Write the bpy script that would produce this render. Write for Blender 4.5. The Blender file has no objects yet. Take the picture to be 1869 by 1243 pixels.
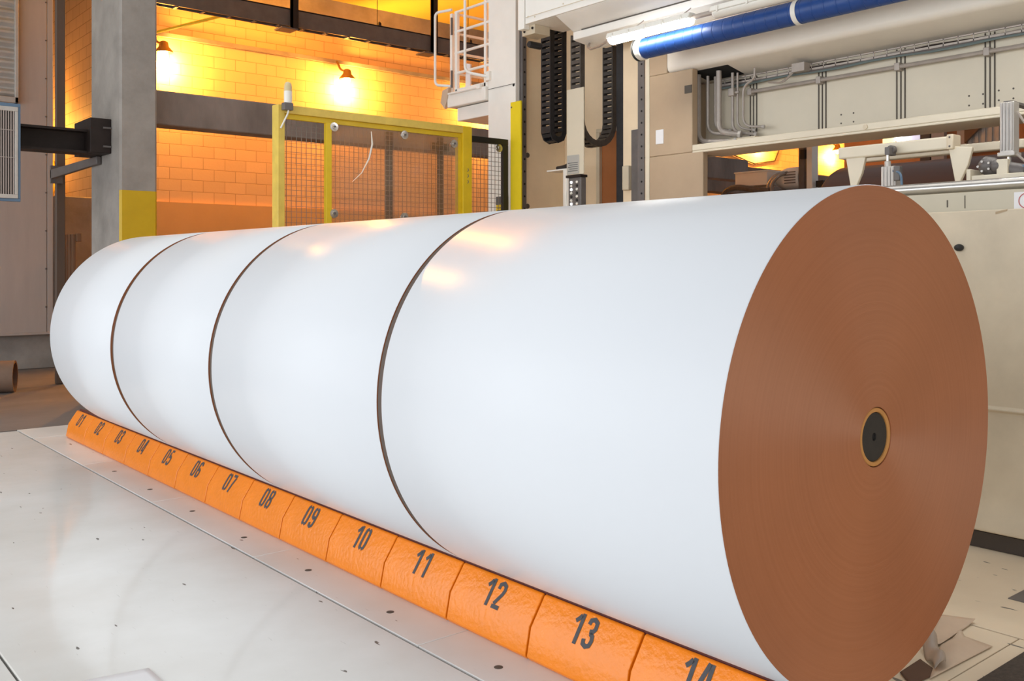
import bpy, bmesh, math, random
from mathutils import Vector, Matrix
random.seed(7)
S = bpy.context.scene
COL = S.collection
PI = math.pi

# ------------------------------------------------------------------ camera
cam_d = bpy.data.cameras.new('camera'); cam = bpy.data.objects.new('camera', cam_d); COL.objects.link(cam)
cam.location = (-2.644, -1.471, 1.465)
cam.rotation_euler = (PI/2, 0, -0.69742)
cam_d.sensor_width = 36.0; cam_d.lens = 1735.4*36.0/1869.0
cam_d.shift_y = -(621.5-488.6)/1869.0
cam_d.clip_start = 0.05; cam_d.clip_end = 200
S.camera = cam
# ------------------------------------------------------------------ world, light, exposure
S.view_settings.view_transform = 'Standard'; S.view_settings.look = 'None'
S.view_settings.gamma = 1.0; S.view_settings.use_curve_mapping = False
S.view_settings.exposure = 0.08
W = bpy.data.worlds.new('world'); S.world = W; W.use_nodes = True
W.node_tree.nodes['Background'].inputs[0].default_value = (0.95, 0.97, 1.0, 1)
W.node_tree.nodes['Background'].inputs[1].default_value = 0.24
def area_light(name, loc, target, sx, sy, power, color=(1, 1, 1), spread=180):
    d = bpy.data.lights.new(name, 'AREA'); d.shape = 'RECTANGLE'; d.size = sx; d.size_y = sy
    d.energy = power; d.color = color; d.spread = math.radians(spread)
    o = bpy.data.objects.new(name, d); COL.objects.link(o); o.location = loc
    o.rotation_euler = (Vector(target)-Vector(loc)).to_track_quat('-Z', 'Y').to_euler()
    return o
area_light('unseen_hall_light', (-8.5, 2.0, 2.55), (0, 2.0, 1.9), 25, 4.9, 1220, (0.94, 0.97, 1.0))
area_light('unseen_hall_light', (2.8, -7.5, 1.5), (0.6, 0.0, 1.0), 5, 2.4, 150, (1.0, 0.84, 0.66))  # unseen warm light added for the near roll's end face and right floor
area_light('unseen_hall_light', (0.0, 4.7, 7.0), (0.0, 4.7, 0), 6, 9, 130, (1.0, 0.97, 0.92), 120)
for bx in (5.0, 22.0):   # added unseen sodium-coloured lights that even out the orange wall and ceiling
    bd = bpy.data.lights.new('added_bay_light', 'POINT'); bd.energy = 240; bd.color = (1.0, .36, .03); bd.shadow_soft_size = .2
    bo = bpy.data.objects.new('added_bay_light', bd); COL.objects.link(bo); bo.location = (bx, 13.0, 6.2)

# ------------------------------------------------------------------ mesh helpers
MATS = {}
class MB:
    """collects shapes in world coordinates; build() links them as one mesh object"""
    def __init__(s): s.bm = bmesh.new()
    def box(s, x0, x1, y0, y1, z0, z1):
        v = [s.bm.verts.new((x, y, z)) for x in (x0, x1) for y in (y0, y1) for z in (z0, z1)]
        for f in ((0, 1, 3, 2), (4, 6, 7, 5), (0, 4, 5, 1), (2, 3, 7, 6), (0, 2, 6, 4), (1, 5, 7, 3)):
            s.bm.faces.new([v[i] for i in f])
        return s
    def prism(s, pts, axis, a, b):
        """pts 2D outline; axis 'y': (x,z), 'x': (y,z), 'z': (x,y); extruded from a to b"""
        def P(p, t): return {'y': (p[0], t, p[1]), 'x': (t, p[0], p[1]), 'z': (p[0], p[1], t)}[axis]
        A = [s.bm.verts.new(P(p, a)) for p in pts]; B = [s.bm.verts.new(P(p, b)) for p in pts]
        n = len(pts)
        s.bm.faces.new(A); s.bm.faces.new(B[::-1])
        for i in range(n): s.bm.faces.new((A[i], B[i], B[(i+1) % n], A[(i+1) % n]))
        return s
    def tube(s, pts, r, n=10, closed=False, caps=True):
        pts = [Vector(p) for p in pts]; rings = []; m = len(pts); up = None
        for i, p in enumerate(pts):
            a = pts[i-1] if (i > 0 or closed) else p
            b = pts[(i+1) % m] if (i < m-1 or closed) else p
            t = (b-a).normalized()
            if up is None:
                ref = Vector((0, 0, 1)) if abs(t.z) < .9 else Vector((1, 0, 0))
                up = t.cross(ref).normalized()
            up = (up - t*up.dot(t)).normalized(); w = t.cross(up)
            rr = r[i] if isinstance(r, (list, tuple)) else r
            rings.append([s.bm.verts.new(p+(up*math.cos(2*PI*k/n)+w*math.sin(2*PI*k/n))*rr) for k in range(n)])
        for i in range(m if closed else m-1):
            A, B = rings[i], rings[(i+1) % m]
            for k in range(n): s.bm.faces.new((A[k], A[(k+1) % n], B[(k+1) % n], B[k]))
        if caps and not closed:
            s.bm.faces.new(rings[0][::-1]); s.bm.faces.new(rings[-1])
        return s
    def lathe(s, prof, origin, axis='y', n=64, close=False):
        """prof: (radius, t) pairs revolved about an axis through origin"""
        o = Vector(origin); rings = []
        for r, t in prof:
            ring = []
            for k in range(n):
                c, q = math.cos(2*PI*k/n)*r, math.sin(2*PI*k/n)*r
                d = {'y': (c, t, q), 'x': (t, c, q), 'z': (c, q, t)}[axis]
                ring.append(s.bm.verts.new(o+Vector(d)))
                if r == 0: break
            rings.append(ring)
        def quad(A, B):
            for k in range(n):
                a, b = A[k % len(A)], A[(k+1) % len(A)]; c, d = B[(k+1) % len(B)], B[k % len(B)]
                f = []
                for v in (a, b, c, d):
                    if v not in f: f.append(v)
                if len(f) > 2: s.bm.faces.new(f)
        for i in range(len(rings)-1): quad(rings[i], rings[i+1])
        if close: quad(rings[-1], rings[0])
        return s
    def sphere(s, c, r, u=16, v=10, sc=(1, 1, 1)):
        m = Matrix.Translation(c) @ Matrix.Diagonal((*sc, 1))
        bmesh.ops.create_uvsphere(s.bm, u_segments=u, v_segments=v, radius=r, matrix=m); return s
    def poly(s, pts3, thick=None):
        f = s.bm.faces.new([s.bm.verts.new(p) for p in pts3])
        if thick:
            f.normal_update(); nrm = f.normal.copy()
            r = bmesh.ops.extrude_face_region(s.bm, geom=[f])
            vs = [e for e in r['geom'] if isinstance(e, bmesh.types.BMVert)]
            bmesh.ops.translate(s.bm, verts=vs, vec=nrm*thick)
        return s
    def xf(s, m): bmesh.ops.transform(s.bm, matrix=m, verts=s.bm.verts); return s
    def build(s, name, mat, parent=None, label=None, bev=0, seg=2, smooth=True, at=None, ang=35):
        bmesh.ops.recalc_face_normals(s.bm, faces=s.bm.faces)
        if parent is not None: org = WL[parent.name]
        elif at is not None: org = Vector(at)
        else:
            xs = [v.co for v in s.bm.verts]
            org = Vector(((min(v.x for v in xs)+max(v.x for v in xs))/2, (min(v.y for v in xs)+max(v.y for v in xs))/2, min(v.z for v in xs)))
        for v in s.bm.verts: v.co -= org
        me = bpy.data.meshes.new(name); s.bm.to_mesh(me); s.bm.free()
        me.materials.append(MATS[mat])
        if smooth:
            me.shade_smooth(); me.set_sharp_from_angle(angle=math.radians(ang))
        o = bpy.data.objects.new(name, me); COL.objects.link(o)
        if parent is not None: o.parent = parent; WL[o.name] = org
        else: o.location = org; WL[o.name] = org
        if label: o['label'] = label
        if bev:
            b = o.modifiers.new('bevel', 'BEVEL'); b.width = bev; b.segments = seg; b.limit_method = 'ANGLE'; b.angle_limit = math.radians(40)
            b.harden_normals = False
        return o
WL = {}
def thing(name, label, cat, loc, group=None):
    o = bpy.data.objects.new(name, None); COL.objects.link(o); o.location = loc; WL[o.name] = Vector(loc)
    o.empty_display_size = .1
    return tag(o, label, cat, group)
def tag(o, label, cat, group=None):
    o['label'] = label; o['category'] = cat
    if group: o['group'] = group
    return o
def struct(o, label=None, cat=None):
    o['kind'] = 'structure'
    if label: o['label'] = label
    if cat: o['category'] = cat
    return o
def dup(o, loc, label=None, parent=None):
    c = o.copy(); COL.objects.link(c)
    if parent is None: c.location = loc
    else: c.parent = parent
    if label: c['label'] = label
    for ch in list(o.children): dup(ch, None, None, c)
    return c
def arc(c, r, a0, a1, n, plane='xz', k=0.0):
    out = []
    for i in range(n+1):
        a = a0+(a1-a0)*i/n; u, v = math.cos(a)*r, math.sin(a)*r
        out.append({'xz': (c[0]+u, k, c[1]+v), 'yz': (k, c[0]+u, c[1]+v), 'xy': (c[0]+u, c[1]+v, k)}[plane])
    return out
def rounded(pts, r, n=5):
    """polyline with rounded corners"""
    pts = [Vector(p) for p in pts]; out = [pts[0]]
    for i in range(1, len(pts)-1):
        p = pts[i]; a = (pts[i-1]-p); b = (pts[i+1]-p)
        rr = min(r, a.length*.49, b.length*.49)
        A = p+a.normalized()*rr; B = p+b.normalized()*rr
        for k in range(n+1):
            t = k/n; out.append(A*(1-t)**2+p*2*t*(1-t)+B*t*t)
    out.append(pts[-1]); return out

# ------------------------------------------------------------------ materials
def M(name, color, rough=.5, metal=0.0, vary=0.0, vscale=3.0, bump=0.0, bscale=40.0, coat=0.0, spec=.5, stretch=None, rvary=0.0):
    m = bpy.data.materials.new(name); m.use_nodes = True; nt = m.node_tree; N = nt.nodes; L = nt.links
    b = N['Principled BSDF']; b.inputs['Roughness'].default_value = rough; b.inputs['Metallic'].default_value = metal
    b.inputs['Specular IOR Level'].default_value = spec
    b.inputs['Base Color'].default_value = (*color, 1)
    if coat: b.inputs['Coat Weight'].default_value = coat; b.inputs['Coat Roughness'].default_value = .12
    if vary or bump or rvary:
        tc = N.new('ShaderNodeTexCoord'); mp = N.new('ShaderNodeMapping'); L.new(tc.outputs['Object'], mp.inputs[0])
        if stretch: mp.inputs['Scale'].default_value = stretch
    if vary or rvary:
        n = N.new('ShaderNodeTexNoise'); n.inputs['Scale'].default_value = vscale; n.inputs['Detail'].default_value = 7
        n.inputs['Roughness'].default_value = .62
        L.new(mp.outputs[0], n.inputs['Vector'])
    if vary:
        r = N.new('ShaderNodeValToRGB'); r.color_ramp.elements[0].position = .28; r.color_ramp.elements[1].position = .72
        r.color_ramp.elements[0].color = (*[max(0, c*(1-vary)) for c in color], 1)
        r.color_ramp.elements[1].color = (*[min(1, c*(1+vary*.6)) for c in color], 1)
        L.new(n.outputs['Fac'], r.inputs[0]); L.new(r.outputs[0], b.inputs['Base Color'])
    if rvary:
        mr = N.new('ShaderNodeMapRange'); mr.inputs['To Min'].default_value = max(.02, rough-rvary); mr.inputs['To Max'].default_value = rough+rvary
        L.new(n.outputs['Fac'], mr.inputs['Value']); L.new(mr.outputs[0], b.inputs['Roughness'])
    if bump:
        n2 = N.new('ShaderNodeTexNoise'); n2.inputs['Scale'].default_value = bscale; n2.inputs['Detail'].default_value = 4
        L.new(mp.outputs[0], n2.inputs['Vector'])
        bp = N.new('ShaderNodeBump'); bp.inputs['Strength'].default_value = bump; bp.inputs['Distance'].default_value = .01
        L.new(n2.outputs['Fac'], bp.inputs['Height']); L.new(bp.outputs[0], b.inputs['Normal'])
    MATS[name] = m; return m
def emit(name, color, strength):
    m = bpy.data.materials.new(name); m.use_nodes = True; b = m.node_tree.nodes['Principled BSDF']
    b.inputs['Base Color'].default_value = (*color, 1)
    b.inputs['Emission Color'].default_value = (*color, 1); b.inputs['Emission Strength'].default_value = strength
    MATS[name] = m; return m

M('white_paper', (.645, .668, .70), .30, vary=.012, vscale=1.2, spec=.09)
M('gap_shade', (.085, .060, .047), .7)
M('kraft_core', (.50, .23, .06), .7, vary=.1, vscale=20)
M('plug_black', (.022, .018, .014), .75, vary=.3, vscale=30)
M('hole_black', (.004, .004, .004), .8)
M('chock_orange', (.82, .225, .008), .25, spec=.38, vary=.07, vscale=9, bump=.32, bscale=42, rvary=.06)
M('stencil_grey', (.055, .058, .066), .5, vary=.25, vscale=30)
M('cradle_red', (.085, .018, .014), .5, vary=.2)
M('concrete', (.30, .275, .25), .8, vary=.28, vscale=2.2, bump=.25, bscale=30)
M('concrete_dark', (.235, .19, .165), .85, vary=.32, vscale=3, bump=.35, bscale=20, stretch=(1, 1, .35))
M('concrete_floor', (.155, .142, .138), .55, vary=.28, vscale=1.6, bump=.1, bscale=25, stretch=(.4, 1, 1))
M('yellow_paint', (.72, .50, .012), .45, vary=.12, vscale=6)
M('guard_yellow', (.84, .65, .015), .4, vary=.06, vscale=5)
M('gate_yellow', (.72, .52, .095), .42, vary=.16, vscale=7)
M('cream', (.68, .61, .48), .42, vary=.05, vscale=2.5, bump=.03, bscale=30)
M('ceiling_paint', (.92, .72, .14), .6, vary=.08, vscale=1)
M('block_paint', (.58, .36, .15), .6, vary=.08, vscale=1)
M('recess_lit_paint', (.90, .72, .50), .5, vary=.10, vscale=1.8)  # machine cream made lighter to stand for light inside the recess
M('strip_cream', (.52, .475, .37), .45, vary=.06, vscale=3)
M('box_cream', (.82, .76, .67), .42, vary=.05, vscale=2)
M('kick_dark', (.065, .052, .045), .4, vary=.2)
M('band_yellow', (.55, .355, .004), .5, vary=.08, vscale=5)
M('cream_tan', (.42, .31, .205), .45, vary=.10, vscale=1.6, bump=.03, bscale=30)
M('cream_worn', (.66, .565, .42), .5, vary=.16, vscale=2.0, bump=.05, bscale=20)
M('off_white', (.87, .84, .785), .42, vary=.05, vscale=3)
M('panel_grey', (.40, .34, .31), .5, vary=.08, vscale=5, stretch=(1, 1, .15))
M('dark_post', (.11, .075, .055), .6, vary=.2, vscale=4, stretch=(1, 1, .2))
M('dark_steel', (.022, .014, .012), .55, vary=.3, vscale=8, spec=.3)
M('grey_steel', (.13, .115, .11), .45, vary=.2, vscale=6)
M('grey_pipe', (.40, .35, .31), .42, metal=.3, vary=.15, vscale=10)
M('bright_steel', (.55, .53, .50), .25, metal=.9, vary=.1, vscale=12)
M('chrome', (.8, .8, .8), .12, metal=1.0)
M('black_frame', (.012, .011, .011), .42)
M('chain_black', (.026, .026, .029), .36, vary=.3, vscale=20)
M('chain_grey', (.095, .082, .072), .5, vary=.3, vscale=20)
M('blue_pipe', (.009, .055, .235), .42, vary=.12, vscale=8)
M('teal_cable', (.13, .17, .17), .5)
M('vent_blue', (.10, .17, .26), .5, vary=.1)
M('galv', (.50, .47, .44), .42, metal=.35, vary=.15, vscale=5)
M('grille_dark', (.05, .043, .04), .6)
M('brown_reel', (.12, .055, .035), .32, vary=.3, vscale=2, stretch=(1, .15, 1))
M('rust_panel', (.42, .15, .045), .5, vary=.15, vscale=2)
M('cardboard', (.20, .125, .085), .75, vary=.12, vscale=8)
M('kraft_sheet', (.56, .43, .32), .7, vary=.08, vscale=6)
M('kraft_dark', (.10, .045, .022), .8, vary=.2)
M('curl_grey', (.34, .27, .22), .45)
M('white_sheet', (.74, .74, .76), .5)
M('mat_dark', (.060, .045, .035), .9, vary=.4, vscale=60, bump=.3, bscale=150)
M('grime', (.10, .085, .07), .8)
M('rubber', (.02, .02, .02), .6)
M('label_grey', (.42, .41, .38), .5)
M('print_dark', (.10, .10, .10), .6)
M('sign_red', (.45, .10, .10), .5)
M('tan_tape', (.42, .31, .19), .6)
M('wood_dark', (.16, .08, .04), .8, vary=.3, vscale=6, stretch=(1, 1, .2))
M('wire_grey', (.23, .20, .17), .45, metal=.4)
M('lamp_housing', (.22, .12, .03), .5, metal=.3)
M('plastic_white', (.78, .76, .70), .4)
M('beacon_amber', (.62, .52, .30), .35)
emit('tube_glow', (1.0, .97, .90), 30)
emit('sodium_bulb', (1.0, .62, .16), 60)
emit('white_bulb', (1.0, .95, .80), 10)
emit('yellow_window', (1.0, .85, .42), 1.1)
emit('blue_window', (.55, .55, .72), .75)
emit('button_lit', (1, 1, 1), 2.5)

def floor_mat(name, lo, hi, tint, tw, r0, r1, ch=.735):
    m = M(name, (.60, .585, .54), .17); nt = m.node_tree; N = nt.nodes; L = nt.links; b = N['Principled BSDF']
    tc = N.new('ShaderNodeTexCoord')
    def noise(scale, detail=5, st=(1, 1, 1), rough=.55):
        mp = N.new('ShaderNodeMapping'); mp.inputs['Scale'].default_value = st; L.new(tc.outputs['Object'], mp.inputs[0])
        n = N.new('ShaderNodeTexNoise'); n.inputs['Scale'].default_value = scale; n.inputs['Detail'].default_value = detail
        n.inputs['Roughness'].default_value = rough
        L.new(mp.outputs[0], n.inputs['Vector']); return n.outputs['Fac']
    def ramp(fac, p0, p1, c0, c1):
        r = N.new('ShaderNodeValToRGB'); r.color_ramp.elements[0].position = p0; r.color_ramp.elements[1].position = p1
        r.color_ramp.elements[0].color = (*c0, 1); r.color_ramp.elements[1].color = (*c1, 1); L.new(fac, r.inputs[0]); return r.outputs[0]
    def mix(fac, a, bb):
        x = N.new('ShaderNodeMix'); x.data_type = 'RGBA'; L.new(fac, x.inputs[0]); L.new(a, x.inputs[6])
        if isinstance(bb, tuple): x.inputs[7].default_value = (*bb, 1)
        else: L.new(bb, x.inputs[7])
        return x.outputs[2]
    base = ramp(noise(1.1, 6), .3, .75, lo, hi)
    tan = ramp(noise(.8, 4, (1, 1, 1)), .55, .75, (0, 0, 0), (tw, tw, tw))
    base = mix(tan, base, tint)
    # chipped paint: small flecks stretched along the plates, and fine scuffs
    chips = ramp(noise(10, 2, (2.2, .6, 1), .45), ch, ch+.01, (0, 0, 0), (1, 1, 1))
    base = mix(chips, base, (.14, .12, .10))
    scuff = ramp(noise(26, 3, (3.0, .35, 1), .5), .70, .76, (0, 0, 0), (.30, .30, .30))
    base = mix(scuff, base, (.25, .22, .19))
    L.new(base, b.inputs['Base Color'])
    mr = N.new('ShaderNodeMapRange'); mr.inputs['To Min'].default_value = r0; mr.inputs['To Max'].default_value = r1
    L.new(noise(2.5, 5), mr.inputs['Value']); L.new(mr.outputs[0], b.inputs['Roughness'])
    bp = N.new('ShaderNodeBump'); bp.inputs['Strength'].default_value = .035; bp.inputs['Distance'].default_value = .02
    L.new(noise(7, 5), bp.inputs['Height']); L.new(bp.outputs[0], b.inputs['Normal'])
floor_mat('floor_white', (.68, .67, .635), (.83, .835, .825), (.60, .50, .40), .22, .06, .17)
floor_mat('floor_strip', (.66, .65, .62), (.80, .80, .79), (.62, .54, .46), .15, .26, .42)
floor_mat('floor_tan', (.66, .54, .40), (.80, .69, .53), (.56, .53, .45), .5, .30, .48, .695)

def block_mat(name, axis, color, mortar):
    """painted concrete block: 0.4 x 0.2 m running bond"""
    m = M(name, color, .6); nt = m.node_tree; N = nt.nodes; L = nt.links; b = N['Principled BSDF']
    tc = N.new('ShaderNodeTexCoord'); sp = N.new('ShaderNodeSeparateXYZ'); cb = N.new('ShaderNodeCombineXYZ')
    L.new(tc.outputs['Object'], sp.inputs[0]); L.new(sp.outputs[axis], cb.inputs[0]); L.new(sp.outputs[2], cb.inputs[1])
    br = N.new('ShaderNodeTexBrick'); br.inputs['Scale'].default_value = 1.0; br.inputs['Brick Width'].default_value = .40
    br.inputs['Row Height'].default_value = .203; br.inputs['Mortar Size'].default_value = .0055; br.inputs['Mortar Smooth'].default_value = .3
    br.inputs['Color1'].default_value = (*color, 1); br.inputs['Color2'].default_value = (*[c*.9 for c in color], 1); br.inputs['Mortar'].default_value = (*mortar, 1)
    L.new(cb.outputs[0], br.inputs['Vector'])
    L.new(br.outputs['Color'], b.inputs['Base Color'])
    n = N.new('ShaderNodeTexNoise'); n.inputs['Scale'].default_value = 30; L.new(tc.outputs['Object'], n.inputs['Vector'])
    sub = N.new('ShaderNodeMath'); sub.operation = 'MULTIPLY_ADD'; sub.inputs[1].default_value = .25
    inv = N.new('ShaderNodeMath'); inv.operation = 'SUBTRACT'; inv.inputs[0].default_value = 1; L.new(br.outputs['Fac'], inv.inputs[1])
    L.new(n.outputs['Fac'], sub.inputs[0]); L.new(inv.outputs[0], sub.inputs[2])
    bp = N.new('ShaderNodeBump'); bp.inputs['Strength'].default_value = .5; bp.inputs['Distance'].default_value = .012
    L.new(sub.outputs[0], bp.inputs['Height']); L.new(bp.outputs[0], b.inputs['Normal'])
block_mat('block_x', 0, (.70, .48, .26), (.40, .24, .12))
block_mat('block_y', 1, (.70, .48, .26), (.32, .18, .09))

def kraft_end():
    """wound paper seen edge-on: fine rings, a circular grain"""
    m = M('kraft_end', (.44, .21, .105), .42, spec=.5); nt = m.node_tree; N = nt.nodes; L = nt.links; b = N['Principled BSDF']
    tc = N.new('ShaderNodeTexCoord'); sp = N.new('ShaderNodeSeparateXYZ'); L.new(tc.outputs['Object'], sp.inputs[0])
    cb = N.new('ShaderNodeCombineXYZ'); L.new(sp.outputs[0], cb.inputs[0]); L.new(sp.outputs[2], cb.inputs[1])
    ln = N.new('ShaderNodeVectorMath'); ln.operation = 'LENGTH'; L.new(cb.outputs[0], ln.inputs[0])
    def ring(scale, detail):
        n = N.new('ShaderNodeTexNoise'); n.noise_dimensions = '1D'; n.inputs['Scale'].default_value = scale; n.inputs['Detail'].default_value = detail
        L.new(ln.outputs['Value'], n.inputs['W']); return n.outputs['Fac']
    r = N.new('ShaderNodeValToRGB'); r.color_ramp.elements[0].position = .3; r.color_ramp.elements[1].position = .7
    r.color_ramp.elements[0].color = (.36, .125, .048, 1); r.color_ramp.elements[1].color = (.385, .138, .056, 1)
    L.new(ring(90, 6), r.inputs[0])
    # streaky stain: broad soft patches
    n = N.new('ShaderNodeTexNoise'); n.inputs['Scale'].default_value = 2.2; n.inputs['Detail'].default_value = 3; L.new(tc.outputs['Object'], n.inputs['Vector'])
    mx = N.new('ShaderNodeMix'); mx.data_type = 'RGBA'; mx.blend_type = 'MULTIPLY'; mx.inputs[0].default_value = .35
    rr = N.new('ShaderNodeValToRGB'); rr.color_ramp.elements[0].color = (.7, .7, .7, 1); rr.color_ramp.elements[1].color = (1.1, 1.1, 1.1, 1)
    rr.color_ramp.elements[0].position = .3; rr.color_ramp.elements[1].position = .7
    L.new(n.outputs['Fac'], rr.inputs[0]); L.new(r.outputs[0], mx.inputs[6]); L.new(rr.outputs[0], mx.inputs[7]); L.new(mx.outputs[2], b.inputs['Base Color'])
    b.inputs['Anisotropic'].default_value = .92; b.inputs['Anisotropic Rotation'].default_value = .25
    tg = N.new('ShaderNodeTangent'); tg.direction_type = 'RADIAL'; tg.axis = 'Y'; L.new(tg.outputs[0], b.inputs['Tangent'])
    bp = N.new('ShaderNodeBump'); bp.inputs['Strength'].default_value = .12; bp.inputs['Distance'].default_value = .003
    L.new(ring(420, 3), bp.inputs['Height']); L.new(bp.outputs[0], b.inputs['Normal'])
kraft_end()

def plexi():
    m = bpy.data.materials.new('plexi'); m.use_nodes = True; nt = m.node_tree; N = nt.nodes; L = nt.links
    N.remove(N['Principled BSDF']); out = N['Material Output']
    tr = N.new('ShaderNodeBsdfTransparent'); tr.inputs[0].default_value = (.93, .90, .86, 1)
    df = N.new('ShaderNodeBsdfTranslucent'); df.inputs[0].default_value = (.95, .85, .72, 1)
    gl = N.new('ShaderNodeBsdfGlossy'); gl.inputs['Roughness'].default_value = .08
    m1 = N.new('ShaderNodeMixShader'); m1.inputs[0].default_value = .17; L.new(tr.outputs[0], m1.inputs[1]); L.new(df.outputs[0], m1.inputs[2])
    m2 = N.new('ShaderNodeMixShader'); m2.inputs[0].default_value = .06; L.new(m1.outputs[0], m2.inputs[1]); L.new(gl.outputs[0], m2.inputs[2])
    L.new(m2.outputs[0], out.inputs[0]); MATS['plexi'] = m
plexi()

# ================================================================== the setting
# floor plates with open joints over a dark sub-floor
f = MB(); fs = MB(); ft = MB()
JY = [-4.29, -2.82, -1.35, .12, 1.59, 3.06, 4.53, 6.0, 7.42]
f.box(-9, -1.823, -5, 7.93, -.03, 0).box(-1.815, -.567, -5, 7.93, -.03, 0)
for i in range(len(JY)-1):
    fs.box(-.555, 0, JY[i]+.002, JY[i+1]-.002, -.03, 0); ft.box(0, 1.30, JY[i]+.002, JY[i+1]-.002, -.03, 0)
fs.box(-.555, 0, 7.426, 7.98, -.03, 0); ft.box(0, 1.30, 7.426, 7.98, -.03, 0)
ft.box(1.31, 7, -5, 7.98, -.03, 0)
fl = struct(f.build('floor', 'floor_white', bev=.004, seg=1, at=(0, 0, 0)), 'cream painted steel floor plates with open joints around the rolls', 'floor')
fs.build('strip_plate', 'floor_strip', fl, bev=.0015, seg=1); ft.build('side_plate', 'floor_tan', fl, 'worn tan painted plates right of the rolls', bev=.0015, seg=1)
sb = MB(); sb.box(-9, 7, -5, 8, -.06, -.031); sb.build('sub_floor', 'grime', fl, 'dark gap under the plate joints')
for i in range(9):
    y = 1.233+.7295*(i-2)
    h = MB(); h.lathe([(0, .0012), (.014, .0012), (.017, .0005), (.017, -.002)], (-.443, y, 0), 'z', 18); h.build('bolt_hole', 'grime', fl, 'dark countersunk bolt hole')
f = MB(); f.box(-14, 34, 7.985, 26, -.05, -.002)
struct(f.build('floor_2', 'concrete_floor', at=(0, 12, 0)), 'worn brown concrete floor beyond the painted plates', 'floor')
# orange lit block walls at the back
w = MB(); w.box(2.2, 34, 15, 15.3, 0, 6.18); struct(w.build('wall_back', 'block_x', at=(0, 15, 2.6)), 'painted concrete block wall lit orange by wall lamps', 'wall')
w = MB(); w.box(2.2, 2.5, 15.3, 24, 0, 6.65); struct(w.build('wall_side', 'block_y', at=(2.2, 15, 2.6)), 'orange block side wall of the passage behind the concrete pillar', 'wall')
w = MB(); w.box(2.19, 34, 14.94, 15.0, 0, 2.60); struct(w.build('baseboard_back', 'block_paint', at=(3, 15, 0)), 'smooth concrete plinth along the foot of the orange block wall', 'wall base')
w = MB(); w.box(2.2, 34, 14.93, 15.3, 6.18, 6.66); struct(w.build('trim_1', 'concrete', at=(3, 15, 6.18)), 'concrete ring beam along the top of the orange block wall', 'beam')
w = MB(); w.box(-3, 34, 9.6, 24, 6.66, 6.9); struct(w.build('ceiling', 'ceiling_paint', at=(10, 15, 6.66)), 'low ceiling of the orange lit bay behind the machine', 'ceiling')
w = MB(); w.box(-3, 2.6, 23.5, 24, 0, 6.66); struct(w.build('wall_passage', 'block_x', at=(0, 23.5, 0)), 'end wall of the passage behind the pillar', 'wall')
w = MB(); w.box(12, 12.2, 2.0, 7.25, 0, 5.2); struct(w.build('wall_right', 'rust_panel', at=(12, 5, 0)), 'rust coloured partition far behind the machine opening', 'wall')
# clad wall on the left, on its concrete kerb
w = MB(); w.box(-9, 1.035, 13.4, 13.6, .52, 9).box(1.04, 1.118, 13.4, 13.6, .52, 9).box(-9, 1.118, 13.38, 13.4, .50, .535)
wl = struct(w.build('wall_left', 'panel_grey', bev=.006, at=(0, 13.4, .5)), 'pale grey sheet clad wall left of the pillar', 'wall')
for k in range(12):
    s_ = MB(); s_.sphere((1.02, 13.396, .9+.55*k), .012, 8, 6); s_.build('screw', 'grey_steel', wl)
w = MB(); w.box(-9, 1.2, 13.56, 13.75, -.002, .50); struct(w.build('baseboard_left', 'concrete', bev=.01, at=(0, 13.6, 0)), 'low concrete kerb under the clad wall', 'kerb')

# ================================================================== paper rolls
def roll(y0, y1, label, core=False):
    t = thing('paper_roll', label, 'paper roll', (0, y0, .2115), 'big paper rolls lying end to end')
    R = .75; zc = .9615; n = 192
    b = MB(); b.lathe([(R-.05, y0+.004), (R-.003, y0+.0005), (R, y0+.004), (R, y1-.004), (R-.003, y1-.0005), (R-.05, y1-.004)], (0, 0, zc), 'y', n)
    b.build('wrapper', 'white_paper', t, 'smooth white paper outer layer', ang=50)
    for ya, sgn in ((y0, 1), (y1, -1)):
        b = MB(); b.lathe([(R-.002, ya), (.0895, ya), (.0895, ya+.05*sgn)], (0, 0, zc), 'y', n)
        o = b.build('end_face', 'kraft_end', t, 'brown edge-on wound paper')
        me = o.data
        for v in me.vertices: v.co.z -= zc-.2115
        o.location = (0, 0, zc-.2115)
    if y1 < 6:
        b = MB(); b.lathe([(R-.35, y1+.002), (R-.005, y1+.002), (R-.005, y1+.0285), (R-.35, y1+.0285)], (0, 0, zc), 'y', n); b.build('gap_shade_ring', 'gap_shade', t, 'dark brown ring standing for the shaded gap between two rolls')  # added ring whose dark colour stands for shade in the gap
    if core:
        b = MB(); b.lathe([(.087, y0+.05), (.087, y0+.003), (.085, y0+.001), (.076, y0+.001), (.074, y0+.003), (.074, y0+.1)], (0, 0, zc), 'y', 64)
        b.build('core_tube', 'kraft_core', t, 'ochre cardboard core')
        b = MB(); b.lathe([(.0738, y0+.010), (.0715, y0+.006), (.012, y0+.006), (.011, y0+.05), (0, y0+.05)], (0, 0, zc), 'y', 48)
        pl = b.build('core_plug', 'plug_black', t, 'black core plug with a small centre hole')
        b = MB(); b.lathe([(.0112, y0+.012), (0, y0+.012)], (0, 0, zc), 'y', 24); b.build('plug_hole', 'hole_black', pl)
    return t
roll(0, 1.5475, 'nearest white paper roll showing its round brown end face and black core plug', True)
roll(1.5805, 3.124, 'second white paper roll from the camera, behind the roll with the visible brown end')
roll(3.166, 4.648, 'third white paper roll from the camera, orange lamp glint on its top')
roll(4.710, 6.106, 'farthest white paper roll at the left end of the row')

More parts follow.
